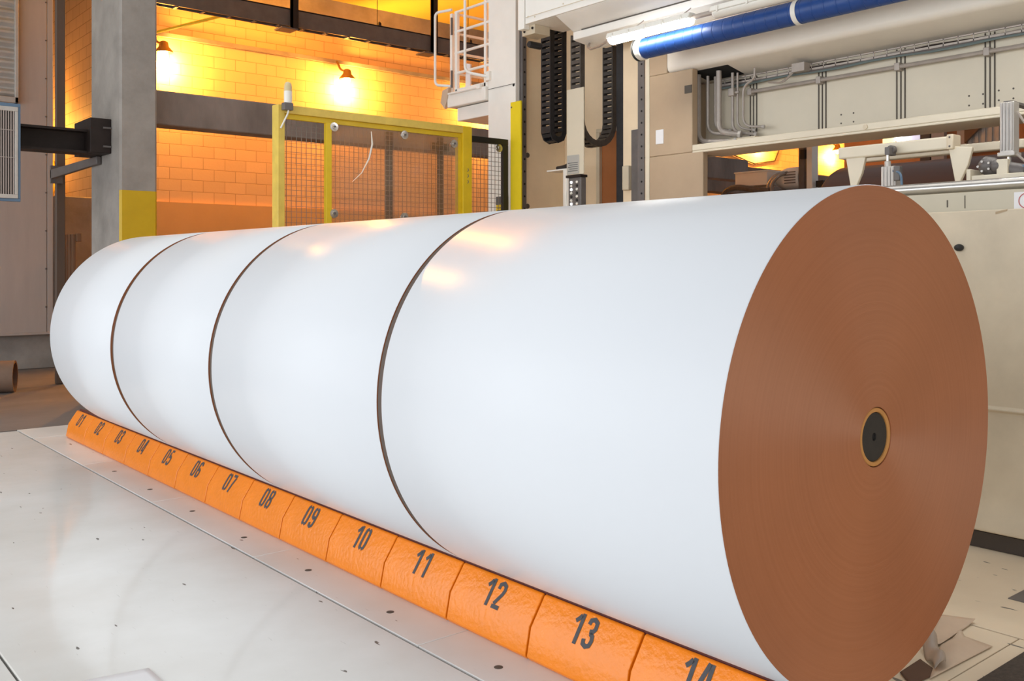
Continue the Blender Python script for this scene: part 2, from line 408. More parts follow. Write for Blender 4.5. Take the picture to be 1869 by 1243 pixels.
# ------------------------------------------------------------------ stencilled chocks
DIG = {
 '0': [[(.215, .95), (.11, .87), (.085, .70), (.085, .30), (.11, .13), (.215, .05)], [(.285, .95), (.39, .87), (.415, .70), (.415, .30), (.39, .13), (.285, .05)]],
 '1': [[(.36, 1.0), (.36, 0)], [(.285, .93), (.20, .80), (.10, .70)]],
 '2': [[(.085, .70), (.10, .86), (.24, .94), (.39, .86), (.41, .70), (.36, .55), (.12, .16)], [(.05, .07), (.45, .07)]],
 '3': [[(.085, .74), (.11, .88), (.25, .94), (.39, .86), (.40, .66), (.33, .56), (.20, .53)], [(.26, .49), (.38, .42), (.415, .28), (.38, .12), (.25, .06), (.11, .12), (.08, .27)]],
 '4': [[(.27, 1.0), (.09, .30)], [(.04, .24), (.25, .24)], [(.37, 1.0), (.37, 0)]],
 '5': [[(.115, .93), (.43, .93)], [(.10, .84), (.10, .52), (.26, .58), (.40, .48), (.415, .26), (.37, .11), (.25, .06), (.11, .11), (.08, .24)]],
 '6': [[(.40, .75), (.37, .89), (.25, .94), (.12, .87), (.085, .70), (.085, .30), (.12, .12), (.215, .055)], [(.285, .055), (.38, .13), (.415, .30), (.38, .46), (.26, .53), (.17, .47)]],
 '7': [[(.05, .93), (.45, .93)], [(.40, .84), (.27, .45), (.20, 0)]],
 '8': [[(.215, .95), (.11, .87), (.09, .74), (.12, .60), (.20, .53), (.11, .43), (.08, .28), (.11, .13), (.215, .05)], [(.285, .95), (.39, .87), (.41, .74), (.38, .60), (.30, .53), (.39, .43), (.42, .28), (.39, .13), (.285, .05)]],
 '9': [[(.10, .25), (.13, .11), (.25, .06), (.38, .13), (.415, .30), (.415, .70), (.38, .88), (.285, .945)], [(.215, .945), (.12, .87), (.085, .70), (.12, .54), (.24, .47), (.33, .53)]],
}
def stroke(bm, line, wd, to3):
    P = [Vector((x, y)) for x, y in line]; L_, R_ = [], []
    for i, p in enumerate(P):
        a = (P[i]-P[i-1]).normalized() if i else (P[1]-P[0]).normalized()
        b = (P[i+1]-P[i]).normalized() if i < len(P)-1 else a
        t = (a+b).normalized(); nrm = Vector((-t.y, t.x)); k = wd/2/max(.5, nrm.dot(Vector((-a.y, a.x))))
        L_.append(p+nrm*k); R_.append(p-nrm*k)
    vl = [bm.verts.new(to3(q)) for q in L_]; vr = [bm.verts.new(to3(q)) for q in R_]
    for i in range(len(P)-1): bm.faces.new((vl[i], vr[i], vr[i+1], vl[i+1]))
PROF = [(-.314, 0), (-.327, .014), (-.327, .020), (-.307, .120), (-.237, .225), (-.226, .228), (-.224, .224), (-.224, 0)]
cb = MB(); cb.prism(PROF, 'y', -.2485, .2485); 
bmesh.ops.bisect_plane(cb.bm, geom=cb.bm.verts[:]+cb.bm.edges[:]+cb.bm.faces[:], plane_co=(0, 0, 0), plane_no=(0, 1, 0))
chock0 = thing('roll_chock', '', 'wheel chock', (-.27, 0, 0), 'numbered orange chocks in a row')
cb.build('body', 'chock_orange', chock0, bev=.011, seg=3)
A_ = Vector((-.307, 0, .120)); B_ = Vector((-.237, 0, .225)); UP = (B_-A_).normalized(); NRM = Vector((-UP.z, 0, UP.x)); FL = (B_-A_).length
def number_mesh(txt, parent, yc):
    bm = bmesh.new(); h = FL*.87
    for i, ch in enumerate(txt):
        off = (-.55 if i == 0 else .05) + (-.05 if txt[0] == '1' and i == 1 and False else 0)
        def to3(q):
            u = (q.x+off)*h*1.02; v = q.y*h
            return A_+Vector((0, -u, 0))+UP*(v+FL*.06)+NRM*.0016
        for ln in DIG[ch]: stroke(bm, ln, .150, to3)
    for v in bm.verts: v.co -= Vector((-.27, 0, 0))
    me = bpy.data.meshes.new('number'); bm.to_mesh(me); bm.free(); me.materials.append(MATS['stencil_grey'])
    o = bpy.data.objects.new('number', me); COL.objects.link(o); o.parent = parent; o['label'] = 'dark grey stencilled number %s' % txt
for k in range(14):
    y = 7.0359-.5062*k; txt = '%02d' % (k+1)
    t = chock0 if k == 0 else dup(chock0, (-.27, y, 0))
    if k == 0:
        pass
    t.location = (-.27, y, 0); WL[t.name] = Vector((-.27, y, 0))
    t['label'] = 'glossy orange chock stencilled %s in the row along the rolls' % txt
CH = [o for o in COL.objects if o.name.startswith('roll_chock')]
for o in CH: number_mesh(o['label'].split('stencilled ')[1][:2], o, o.location.y)
c = MB(); c.prism([(-.2232, 0), (-.2232, .2435), (-.2215, .2442), (-.205, .2386), (-.192, .2345), (-.15, .2245), (-.12, .2195), (-.10, .15), (-.10, .10), (.10, .10), (.10, .15), (.12, .2195), (.15, .2245), (.192, .2345), (.205, .2386), (.2215, .2442), (.2232, .2435), (.2232, 0)], 'y', .12, 7.25)
tag(c.build('roll_cradle', 'cradle_red', at=(0, 3.6, 0)), 'long dark red cradle under the paper rolls behind the orange chocks', 'cradle')

# ------------------------------------------------------------------ scraps and small things on the floor
def sheet(name, mat, corners, lift, label, nx=14, ny=10, cat='paper sheet'):
    """a bent quad of paper; lift(u,v) gives its height"""
    bm = bmesh.new(); a, b, c_, d = [Vector((*p, 0)) for p in corners]; g = []
    for j in range(ny+1):
        v = j/ny; row = []
        for i in range(nx+1):
            u = i/nx; p = (a*(1-u)+b*u)*(1-v)+(d*(1-u)+c_*u)*v; h = lift(u, v)
            row.append(bm.verts.new((p.x+h*.25, p.y-h*.15, .002+h)))
        g.append(row)
    for j in range(ny):
        for i in range(nx): bm.faces.new((g[j][i], g[j][i+1], g[j+1][i+1], g[j+1][i]))
    mb = MB(); mb.bm.free(); mb.bm = bm
    o = mb.build(name, mat, ang=180); tag(o, label, cat)
    sol = o.modifiers.new('thickness', 'SOLIDIFY'); sol.thickness = .0012; sol.offset = 1
    return o
sheet('paper_sheet', 'kraft_sheet', [(.93, .31), (1.31, .44), (1.335, .31), (.99, .285)], lambda u, v: .002+.012*max(0, u-.8)*5*v+.006*v*(1-u), 'tan paper offcut lying under the near end of the roll, the farther of two')
sheet('paper_sheet', 'kraft_sheet', [(.66, .165), (.99, .285), (1.15, .285), (1.13, .15)], lambda u, v: .004+.03*max(0, u-.85)*6*max(0, v-.6)*2+.012*math.sin(PI*u)*(1-abs(2*v-1)), 'pinkish tan paper offcut with lifted corner in front of the farther one')
sheet('paper_scrap', 'kraft_dark', [(.56, .18), (.63, .26), (.80, .27), (.74, .17)], lambda u, v: .001+.002*u, 'dark brown torn paper piece beside the near roll end', cat='paper scrap')
def curl(u, v): return .010+.048*math.sin(u*2.4)*(.5+.5*v)+.012*math.sin(9*v)
sheet('curled_paper', 'curl_grey', [(.735, .185), (.79, .175), (.975, .315), (.90, .325)], curl, 'crumpled curled grey paper strip by the brown roll end', nx=10, ny=14, cat='paper scrap')
sheet('white_paper_sheet', 'white_sheet', [(-1.76, 2.105), (-1.432, 2.042), (-1.432, 1.62), (-1.76, 1.68)], lambda u, v: .001, 'white paper sheet on the painted floor at the bottom left')
m_ = MB(); m_.box(.76, 2.0, -1.3, .045, .0, .012); tag(m_.build('floor_mat', 'mat_dark', bev=.004), 'dark bristly floor mat at the bottom right corner', 'mat')
m_ = MB(); m_.box(1.74, 2.0, .22, .345, .0, .004); tag(m_.build('steel_cover', 'grey_steel', bev=.002), 'small dark square floor cover at the right edge', 'floor cover')
m_ = MB()
m_.lathe([(.186, 0), (.186, -1.6), (.160, -1.6), (.160, 0)], (0, 0, 0), 'x', 40, close=True)
m_.xf(Matrix.Translation((.07, 10.9, .184)) @ Matrix.Rotation(-.38, 4, 'Z'))
tag(m_.build('cardboard_tube', 'cardboard', at=(-.7, 10.9, 0)), 'thick brown cardboard core tube lying on the concrete at left', 'cardboard tube')

# ================================================================== left side: pillar, beams, vents
t = thing('concrete_pillar', 'tall square grey concrete pillar with a yellow painted band', 'pillar', (.81, 9.3, 0))
p = MB(); c_ = .022
p.prism([(.617+c_, 8.84), (1.007-c_, 8.84), (1.007, 8.84+c_), (1.007, 9.82), (.617, 9.82), (.617, 8.84+c_)], 'z', 0, 7.5); p.build('shaft', 'concrete', t)
p = MB(); p.prism([(.615+c_, 8.838), (1.009-c_, 8.838), (1.0085, 8.84+c_), (1.0, 8.85+c_), (.63, 8.85+c_), (.6155, 8.84+c_)], 'z', 1.0, 2.285); p.build('painted_band', 'band_yellow', t, 'mustard yellow painted band')
b = MB(); b.box(1.0, 12, 9.2, 9.5, 3.065, 3.45); tag(b.build('concrete_beam', 'concrete_dark', bev=.015, at=(5, 9.35, 3.06)), 'rough dark concrete beam from the pillar across the orange bay', 'beam')
b = MB(); b.box(12.4, 22, 12.0, 12.4, 3.18, 3.82); tag(b.build('concrete_beam', 'concrete_dark', bev=.015, at=(15, 12.2, 3.18)), 'dark concrete beam seen through the machine opening behind the motor', 'beam')
t = thing('steel_beam', 'dark brown steel beam bolted to the left side of the pillar', 'steel beam', (-.3, 9.35, 2.69))
b = MB(); b.box(-2.5, .45, 9.22, 9.48, 2.915, 2.94).box(-2.5, .45, 9.34, 9.36, 2.71, 2.915).box(-2.5, .45, 9.22, 9.48, 2.688, 2.712); b.build('web_and_flanges', 'dark_steel', t)
b = MB(); b.box(.40, .615, 9.12, 9.70, 2.69, 3.06); b.build('end_bracket', 'dark_steel', t, bev=.006)
for z in (2.76, 2.96):
    b = MB(); b.tube([(.53, 9.112, z), (.614, 9.112, z)], .011, 8); b.build('bolt', 'grey_steel', t, 'pale threaded bolt')
t = thing('tie_bracket', 'grey steel bracket below the dark beam, running back from the pillar', 'bracket', (.62, 10.6, 2.6))
b = MB(); b.prism([(9.45, 2.60), (9.6, 2.60), (11.34, 2.575), (11.34, 2.69), (9.6, 2.69), (9.45, 2.69)], 'x', .56, .612); b.build('arm', 'grey_steel', t, bev=.008)
b = MB(); b.box(.56, .70, 11.30, 11.345, 2.52, 2.74); b.build('foot_plate', 'grey_steel', t)
b = MB(); b.box(.635, .745, 11.35, 11.42, 0, 9); tag(b.build('steel_post', 'dark_post', bev=.01), 'dark brown post at the edge of the grey clad wall', 'post')

t = thing('wall_louvre', 'ribbed white metal louvre high on the clad wall', 'louvre', (-.3, 13.3, 3.8))
b = MB(); b.box(-1.3, .64, 13.30, 13.38, 3.79, 3.87).box(.595, .64, 13.30, 13.38, 3.79, 7.0).box(-1.3, -1.25, 13.30, 13.38, 3.79, 7.0); b.build('frame', 'galv', t, bev=.004)
b = MB(); pr = []
for k in range(22):
    z = 3.87+.142*k; pr += [(13.375, z), (13.325, z+.045), (13.325, z+.075), (13.375, z+.12)]
pr += [(13.378, 7.0), (13.378, 3.87)]
b.prism(pr, 'x', -1.25, .595); b.build('ribbed_sheet', 'galv', t)
t = thing('air_vent_unit', 'blue framed air unit with vertical grille slats at the left edge', 'vent', (-.8, 9.1, 2.12))
b = MB(); b.box(-1.4, -.345, 8.93, 9.18, 2.14, 3.07); b.build('housing', 'vent_blue', t, bev=.006)
b = MB(); b.box(-1.42, -.32, 8.90, 8.93, 3.055, 3.09).box(-1.42, -.32, 8.90, 8.93, 2.12, 2.15).box(-.345, -.32, 8.90, 8.93, 2.15, 3.055).box(-1.42, -1.39, 8.90, 8.93, 2.15, 3.055); b.build('outer_frame', 'vent_blue', t, 'blue painted frame', bev=.003)
b = MB(); b.box(-1.39, -.345, 8.89, 8.925, 3.01, 3.055).box(-1.39, -.345, 8.89, 8.925, 2.15, 2.19).box(-.375, -.345, 8.89, 8.925, 2.19, 3.01); b.build('inner_frame', 'galv', t, 'pale inner frame', bev=.003)
b = MB(); b.box(-1.39, -.375, 8.922, 8.93, 2.19, 3.01); b.build('back_plate', 'grille_dark', t)
b = MB()
for k in range(46): 
    x = -1.38+.022*k; b.box(x, x+.009, 8.893, 8.922, 2.19, 3.01)
b.build('slats', 'panel_grey', t)
for z in (2.55, 2.82):
    b = MB(); b.box(-1.39, -.375, 8.889, 8.893, z, z+.006); b.build('cross_bar', 'panel_grey', t)
# things in the passage behind the pillar
b = MB(); b.box(1.45, 2.14, 14.6, 16.7, 0, 2.60); tag(b.build('concrete_block', 'concrete', bev=.02), 'big concrete block in the orange passage beside the pillar', 'concrete block')
t = thing('leaning_pallet', 'dark wooden slatted pallet leaning by the orange passage block', 'pallet', (1.36, 13.6, 0))
for k in range(6):
    b = MB(); b.box(1.31+.0*k, 1.35, 13.1+.16*k, 13.2+.16*k, .0, 1.95); b.xf(Matrix.Translation((1.33, 13.5, 0)) @ Matrix.Rotation(.0, 4, 'Y') @ Matrix.Translation((-1.33, -13.5, 0))); b.build('slat', 'wood_dark', t, bev=.004)
for z in (.5, 1.2, 1.9):
    b = MB(); b.box(1.35, 1.41, 13.05, 14.05, z-.06, z+.06); b.build('rail', 'wood_dark', t, bev=.004)
for k, lab in enumerate(('left', 'right')):
    b = MB(); b.tube([(1.95-.12*k, 16.4, 2.64), (2.17, 17.6-.3*k, 3.45-.35*k)], .03, 8)
    tag(b.build('leaning_pipe', 'yellow_paint'), ('upper' if k == 0 else 'lower')+' of two thin bars leaning above the passage block', 'bar')

# ================================================================== orange bay: lamps, conduit, cable tray
def wall_lamp(x, label):
    t = thing('wall_lamp', label, 'wall lamp', (x, 14.75, 5.1), 'sodium lamps along the orange block wall')
    b = MB(); b.tube(rounded([(x-.10, 14.97, 5.50), (x-.10, 14.90, 5.45), (x-.10, 14.80, 5.30), (x, 14.72, 5.27)], .06), .022, 8); b.build('arm', 'lamp_housing', t)
    b = MB(); b.lathe([(.03, .20), (.07, .18), (.085, .10), (.15, .03), (.155, 0), (.145, 0), (.08, .08), (0, .10)], (x, 14.72, 5.12), 'z', 24); b.build('shade', 'lamp_housing', t, 'dark domed shade')
    b = MB(); b.sphere((x, 14.72, 5.10), .07, 16, 10, (1, 1, 1.2)); b.build('bulb', 'sodium_bulb', t, 'glowing orange bulb')
    d = bpy.data.lights.new('lamp_light', 'POINT'); d.energy = 350; d.color = (1.0, .41, .065); d.shadow_soft_size = .06
    o = bpy.data.objects.new('lamp_light', d); COL.objects.link(o); o.parent = t; o.location = (.10, .02, -.16)
    return t
L0 = wall_lamp(3.2, 'glaring orange wall lamp half hidden by the right edge of the pillar')
for x, lab in ((6.75, 'glaring orange wall lamp above the yellow mesh gate'), (10.3, 'orange wall lamp hidden behind the white machine column'), (20.3, 'orange wall lamp behind the top left of the machine opening'), (24.15, 'glaring orange wall lamp right of the upright post in the machine opening')):
    d = dup(L0, (x, 14.75, 5.1), lab)
L1 = dup(L0, (1.45, 17.2, 4.2), 'orange lamp in the passage hidden between dark post and pillar')
for o in L1.children:
    if o.type == 'LIGHT': o.data = o.data.copy(); o.data.energy = 120
b = MB(); b.box(2.9, 34, 14.94, 14.99, 5.45, 5.52); tag(b.build('conduit', 'concrete', at=(8, 14.97, 5.45)), 'long horizontal conduit on the orange wall above the lamps', 'conduit')
b = MB(); b.tube([(2.55, 14.9, 5.25), (3.6, 12.6, 5.45)], .025, 8); tag(b.build('strut', 'yellow_paint'), 'short orange lit diagonal bar at the pillar top right', 'strut')
t = thing('cable_tray', 'long dark hanging cable tray under the orange ceiling', 'cable tray', (7, 12, 5.17))
b = MB(); b.box(-.5, 14, 12.0, 12.03, 5.20, 5.47).box(-.5, 14, 12.0, 12.06, 5.455, 5.475); b.build('front_side', 'grey_steel', t)
b = MB(); b.box(-.5, 14, 12.17, 12.19, 5.20, 5.47); b.build('rear_side', 'grey_steel', t)
b = MB(); b.box(-.4, -.36, 12.03, 12.17, 5.19, 5.21); rg = b.build('rung', 'grey_steel', t)
for k in range(1, 36):
    c = rg.copy(); COL.objects.link(c); c.parent = t; c.location.x = .4*k
b = MB()
for k in range(7): b.tube([(-.5, 12.05+.017*k, 5.24), (14, 12.05+.017*k, 5.24)], .008, 6)
b.build('cables', 'dark_steel', t)
for x in (4.22, 6.86, 10.0):
    b = MB(); b.box(x-.055, x+.055, 11.93, 11.98, 5.16, 6.66).box(x-.055, x-.035, 11.93, 12.0, 5.16, 6.66); b.build('hanger', 'dark_steel', t, 'dark vertical hanger')
    b = MB(); b.box(x-.22, x+.05, 11.93, 12.2, 5.14, 5.165); b.build('hanger_foot', 'grey_steel', t, bev=.004)
for i, (x, z) in enumerate(((3.15, 5.47), (5.8, 5.47), (7.7, 5.47))):
    b = MB(); b.tube([(x, 12.1, 5.47), (x, 12.1, 6.66)], .006, 6); b.lathe([(.035, 0), (.03, .05), (.008, .07)], (x, 12.03, 5.475), 'z', 10); b.build('suspension_rod', 'dark_steel', t)

# ================================================================== yellow mesh gate
GY = 6.3
t = thing('mesh_gate', 'yellow framed safety gate with wire mesh and clear panel', 'gate', (2.25, GY, 0))
b = MB(); b.box(1.17, 1.235, GY, GY+.12, .002, 2.915); b.build('post', 'gate_yellow', t, bev=.004)
b = MB(); b.box(3.215, 3.33, GY, GY+.12, .002, 2.915); b.build('post', 'yellow_paint', t, bev=.004)
b = MB(); b.box(1.235, 3.215, GY, GY+.12, 2.84, 2.915); b.build('top_rail', 'gate_yellow', t, bev=.004)
b = MB(); b.box(1.235, 3.215, GY, GY+.12, .08, .16); b.build('bottom_rail', 'gate_yellow', t, bev=.004)
b = MB(); b.box(1.235, 3.215, GY+.03, GY+.07, 2.795, 2.84).box(3.165, 3.215, GY+.03, GY+.07, .16, 2.795); b.build('inner_frame', 'yellow_paint', t, 'deeper yellow inner lip', bev=.003)
b = MB(); b.box(1.655, 1.71, GY+.01, GY+.06, .16, 2.80); b.build('mullion', 'yellow_paint', t, bev=.003)
def wires(x0, x1, z0, z1, y, pitch, r):
    b = MB()
    nx = int(round((x1-x0)/pitch)); nz = int(round((z1-z0)/pitch))
    for i in range(1, nx): x = x0+(x1-x0)*i/nx; b.box(x-r, x+r, y, y+2*r, z0, z1)
    for i in range(1, nz): z = z0+(z1-z0)*i/nz; b.box(x0, x1, y+2*r, y+4*r, z-r, z+r)
    return b
wires(1.235, 3.17, .16, 2.80, GY+.07, .049, .0022).build('wire_mesh', 'wire_grey', t, smooth=False)
b = MB(); b.box(1.712, 3.165, GY+.018, GY+.024, .9, 2.793); b.build('clear_panel', 'plexi', t, 'hazy clear plastic sheet')
for x, z in ((1.735, 2.765), (2.51, 2.76), (3.11, 2.725), (1.735, 1.965), (2.51, 1.96), (3.11, 1.96)):
    b = MB(); b.lathe([(0, -.012), (.018, -.012), (.022, -.004), (.042, -.003), (.044, .006), (0, .006)], (x, GY+.011, z), 'y', 20); bo = b.build('panel_bolt', 'bright_steel', t, 'round bright washer bolt')
    b = MB(); b.lathe([(0, -.018), (.012, -.018), (.012, -.011)], (x, GY+.011, z), 'y', 6); b.build('bolt_head', 'grey_steel', bo)
b = MB(); b.tube([(1.93, GY+.016, 2.27), (2.03, GY+.014, 2.36), (2.11, GY+.014, 2.50), (2.145, GY+.014, 2.64), (2.135, GY+.016, 2.76)], [.002, .005, .008, .009, .004], 6); b.build('thin_mark', 'plastic_white', t, 'pale curved line on the clear panel')  # pale arc drawn across the panel
# small dark marks on the right post
b = MB()
for dz in (0, .06, .12):
    b.tube([(3.27, GY-.001, 2.33+dz), (3.285, GY-.001, 2.345+dz), (3.275, GY-.001, 2.365+dz)], .004, 5)
b.build('ink_marks', 'print_dark', t, 'small dark handwritten strokes on the post')
# beacon on the gate's top left corner
t = thing('signal_beacon', 'small white capsule signal beacon on the gate corner', 'beacon', (1.25, GY-.03, 2.915))
b = MB(); b.box(1.20, 1.285, GY-.065, GY-.001, 2.86, 2.925); b.build('bracket', 'grey_steel', t, bev=.004)
b = MB(); b.lathe([(0, 2.925), (.034, 2.925), (.036, 2.94), (.036, 3.03)], (1.25, GY-.03, 0), 'z', 24); b.build('base', 'plastic_white', t)
b = MB(); b.lathe([(.035, 3.03), (.035, 3.07), (.030, 3.095), (.018, 3.11), (0, 3.115)], (1.25, GY-.03, 0), 'z', 24); b.build('lens', 'beacon_amber', t, 'cream lens dome')
b = MB(); b.tube(rounded([(1.26, GY-.03, 2.92), (1.245, GY-.05, 2.84), (1.19, GY-.009, 2.70)], .06), .008, 8); b.build('cable', 'plastic_white', t)
# dark framed sliding leaf behind and beside it
t = thing('sliding_mesh_door', 'black framed mesh door between yellow gate and white column', 'mesh door', (3.2, GY+.2, 0))
b = MB(); b.box(3.335, 3.95, GY+.16, GY+.20, 2.79, 2.855); b.build('top_bar', 'black_frame', t, bev=.004)
b = MB(); b.box(3.875, 3.95, GY+.16, GY+.20, .05, 2.79); b.build('upright', 'black_frame', t, bev=.004)
b = MB(); b.box(2.40, 2.47, GY+.16, GY+.20, .05, 2.80); b.build('upright', 'dark_steel', t)
b = MB(); b.box(3.03, 3.08, GY+.16, GY+.20, .05, 2.80); b.build('upright', 'dark_steel', t)
b = MB(); b.box(2.95, 3.15, GY+.155, GY+.20, 2.66, 2.74); b.build('roller_bracket', 'dark_steel', t)
wires(3.335, 3.88, .1, 2.80, GY+.18, .049, .0022).build('wire_mesh', 'wire_grey', t, smooth=False)
b = MB(); b.lathe([(0, -.012), (.018, -.012), (.022, -.004), (.042, -.003), (.044, .006), (0, .006)], (3.82, GY+.155, 2.75), 'y', 20); b.build('panel_bolt', 'bright_steel', t, 'round bright washer bolt')

# ================================================================== the winder: column, recess, jamb, beam, overhead box
t = thing('winding_machine', 'big cream painted machine frame behind the rolls', 'machine', (4.4, 3.5, 0))
b = MB(); b.box(4.0, 4.062, 6.40, 6.875, 0, 7.5); b.build('column', 'off_white', t, 'white painted left column', bev=.006)
b = MB(); b.box(4.062, 4.75, 6.42, 6.875, 0, 7.5); b.build('column_side', 'recess_lit_paint', t, bev=.006)
b = MB(); b.box(4.065, 4.125, 6.36, 6.42, 0, 7.5); rl = b.build('guide_rail', 'grey_steel', t, 'dark slotted guide rail', bev=.003)
for k in range(34):
    b = MB(); b.lathe([(0, -.002), (.012, -.002), (.012, .004)], (4.095, 6.36, 1.7+.135*k), 'y', 10); b.build('rail_hole', 'hole_black', rl)
b = MB(); b.box(4.75, 4.80, 5.0, 6.875, 0, 7.5); b.build('recess_wall', 'recess_lit_paint', t, 'stained cream wall of the recess')
b = MB(); b.box(4.20, 4.75, 4.55, 5.0, 0, 7.5); b.build('recess_post', 'recess_lit_paint', t, bev=.01)
b = MB(); b.box(4.0, 4.2, 4.54, 4.60, 0, 7.5).box(4.0, 4.02, 4.60, 4.62, 0, 7.5); rl = b.build('guide_rail', 'grey_steel', t, 'dark guide rail beside the jamb', bev=.003)
for k in range(20):
    b = MB(); b.lathe([(0, -.002), (.010, -.002), (.010, .004)], (4.0, 4.57, 2.05+.11*k), 'x', 10); b.build('rail_hole', 'hole_black', rl)
b = MB(); b.box(4.0, 4.07, 3.85, 4.535, 0, 2.49).box(4.0, 4.08, 3.97, 4.535, 2.49, 3.236).box(4.08, 4.42, 4.122, 4.535, 2.49, 3.16).box(4.0, 4.42, 4.262, 4.535, 3.236, 7.5); b.build('jamb', 'cream_tan', t, bev=.008)
b = MB(); b.box(3.995, 4.0, 4.47, 4.52, 1.0, 7.0); b.build('cover_strip', 'cream', t, bev=.002)
b = MB(); b.box(4.38, 4.42, -3.5, 4.12, 2.49, 3.16); bp_ = b.build('beam_panel', 'cream', t)
for y in (3.59, 2.91, 2.23, 1.56, .9, .2):
    b = MB()
    for dx in (-.033, 0, .033): b.box(4.372, 4.38, y+dx-.004, y+dx+.004, 2.565, 3.155)
    b.build('panel_seam', 'grime', bp_, 'dark triple seam')
for y, z in ((2.74, 2.71), (2.63, 2.71), (2.74, 2.64), (2.63, 2.64), (1.71, 2.72), (1.61, 2.72), (1.71, 2.65), (1.61, 2.65), (1.50, 2.73), (1.40, 2.73), (1.50, 2.66), (1.40, 2.66)):
    b = MB(); b.lathe([(0, -.002), (.007, -.002), (.007, .002)], (4.38, y, z), 'x', 8); b.build('screw_hole', 'grime', bp_)
b = MB(); b.box(4.0, 4.42, -3.5, 3.97, 2.48, 2.50).box(4.0, 4.03, -3.5, 3.97, 2.50, 2.555); b.build('beam_flange', 'cream', t, bev=.006)
b = MB(); b.prism([(4.0, 3.29), (4.008, 3.262), (4.03, 3.245), (4.06, 3.238), (4.42, 3.165), (4.70, 3.165), (4.70, 4.6), (4.0, 4.6)], 'y', -3.5, 4.257); b.build('overhead_box', 'box_cream', t, ang=50)
b = MB(); b.lathe([(0, -.012), (.018, -.010), (.02, 0)], (4.0, 2.31, 2.525), 'x', 14); b.build('plug', 'cream_worn', t)
b = MB(); b.box(3.994, 4.0, 4.30, 4.39, 2.60, 2.73); b.build('taped_notice', 'white_sheet', t, 'pale paper note stuck to the jamb')
for y, z in ((6.40, 3.0), (6.40, 3.35)):
    b = MB(); b.lathe([(0, -.002), (.017, -.002), (.017, .002)], (4.0, 6.43, z+.1), 'x', 12); b.build('bolt_hole', 'hole_black', t)
for z in (2.14, 2.70):
    b = MB(); b.lathe([(0, -.004), (.028, -.004), (.03, .002)], (4.19, 6.42, z), 'y', 14); b.build('plug', 'grime', t)
b = MB(); b.box(3.993, 4.0, 6.405, 6.87, 3.46, 3.464); b.build('weld_line', 'grime', t)
b = MB(); b.prism([(4.10, 3.226), (4.34, 3.178), (4.34, 3.184), (4.10, 3.232)], 'y', 3.66, 4.06); b.build('pipe_opening', 'hole_black', t, 'dark cut-out where the pipes enter')
b = MB(); b.box(3.992, 4.0, 3.972, 4.05, 3.02, 3.09); b.build('slot', 'grime', t, 'dark slot for the cable tray')
# orange-brown hatch in the recess, round bar, flat bar, toothed rack
b = MB(); b.box(4.74, 4.752, 5.12, 5.86, 1.2, 2.93); b.build('hatch', 'rust_panel', t, 'rust coloured hatch in the recess')
b = MB(); b.box(4.70, 4.75, 5.82, 5.87, 1.2, 2.93).box(4.70, 4.75, 5.12, 5.16, 1.2, 2.93).box(4.70, 4.75, 5.12, 5.87, 2.93, 2.97); b.build('hatch_frame', 'cream_worn', t, bev=.003)
b = MB(); b.tube([(4.60, 5.42, 1.2), (4.60, 5.42, 2.95)], .022, 10); b.build('round_bar', 'bright_steel', t, 'vertical grey round bar')
b = MB(); b.box(4.17, 4.20, 4.77, 4.86, 1.2, 2.80); b.build('flat_bar', 'grey_steel', t, bev=.003)
b = MB(); pr = [(5.125, 1.5), (5.125, 5.0)]
for k in range(110, -1, -1): z = 1.5+.0315*k; pr += [(5.032, z+.024), (5.013, z+.020), (5.013, z+.006), (5.032, z+.002)]
b.prism(pr, 'x', 4.24, 4.30); b.build('toothed_rack', 'chain_black', t, 'black toothed rack')
b = MB(); b.box(4.15, 4.2, 4.88, 4.965, 2.22, 2.46); b.build('rack_clip', 'cream_worn', t, bev=.01)
b = MB(); b.tube([(4.70, 5.30, 2.9), (4.70, 5.30, 5.0)], .02, 8); b.build('pipe', 'grey_pipe', t)
b = MB(); b.box(4.62, 4.70, 5.36, 5.45, 2.9, 4.2); b.build('channel', 'dark_steel', t, bev=.004)
b = MB(); b.box(4.58, 4.66, 5.42, 5.50, 3.03, 3.16); b.build('sensor', 'black_frame', t, bev=.006)
# yellow guard plate at the column corner
b = MB(); b.box(3.962, 3.985, 6.27, 6.44, .4, 3.255); gp = tag(b.build('corner_guard', 'guard_yellow', bev=.003), 'bright yellow vertical guard strip on the white column corner', 'guard')
b = MB(); b.lathe([(0, -.006), (.009, -.006), (.009, 0)], (3.962, 6.42, 3.20), 'x', 10); b.build('screw', 'grey_steel', gp)
b = MB(); b.box(3.99, 3.999, 6.52, 6.72, 2.02, 2.25); sg = tag(b.build('warning_sticker', 'yellow_paint'), 'faded yellow sticker on the white column behind the black mesh', 'sticker')
b = MB(); b.box(3.987, 3.99, 6.52, 6.72, 2.16, 2.25); b.build('dark_header', 'print_dark', sg)
for z in (2.06, 2.09, 2.12):
    b = MB(); b.box(3.988, 3.99, 6.54, 6.70, z, z+.010); b.build('print_line', 'print_dark', sg)

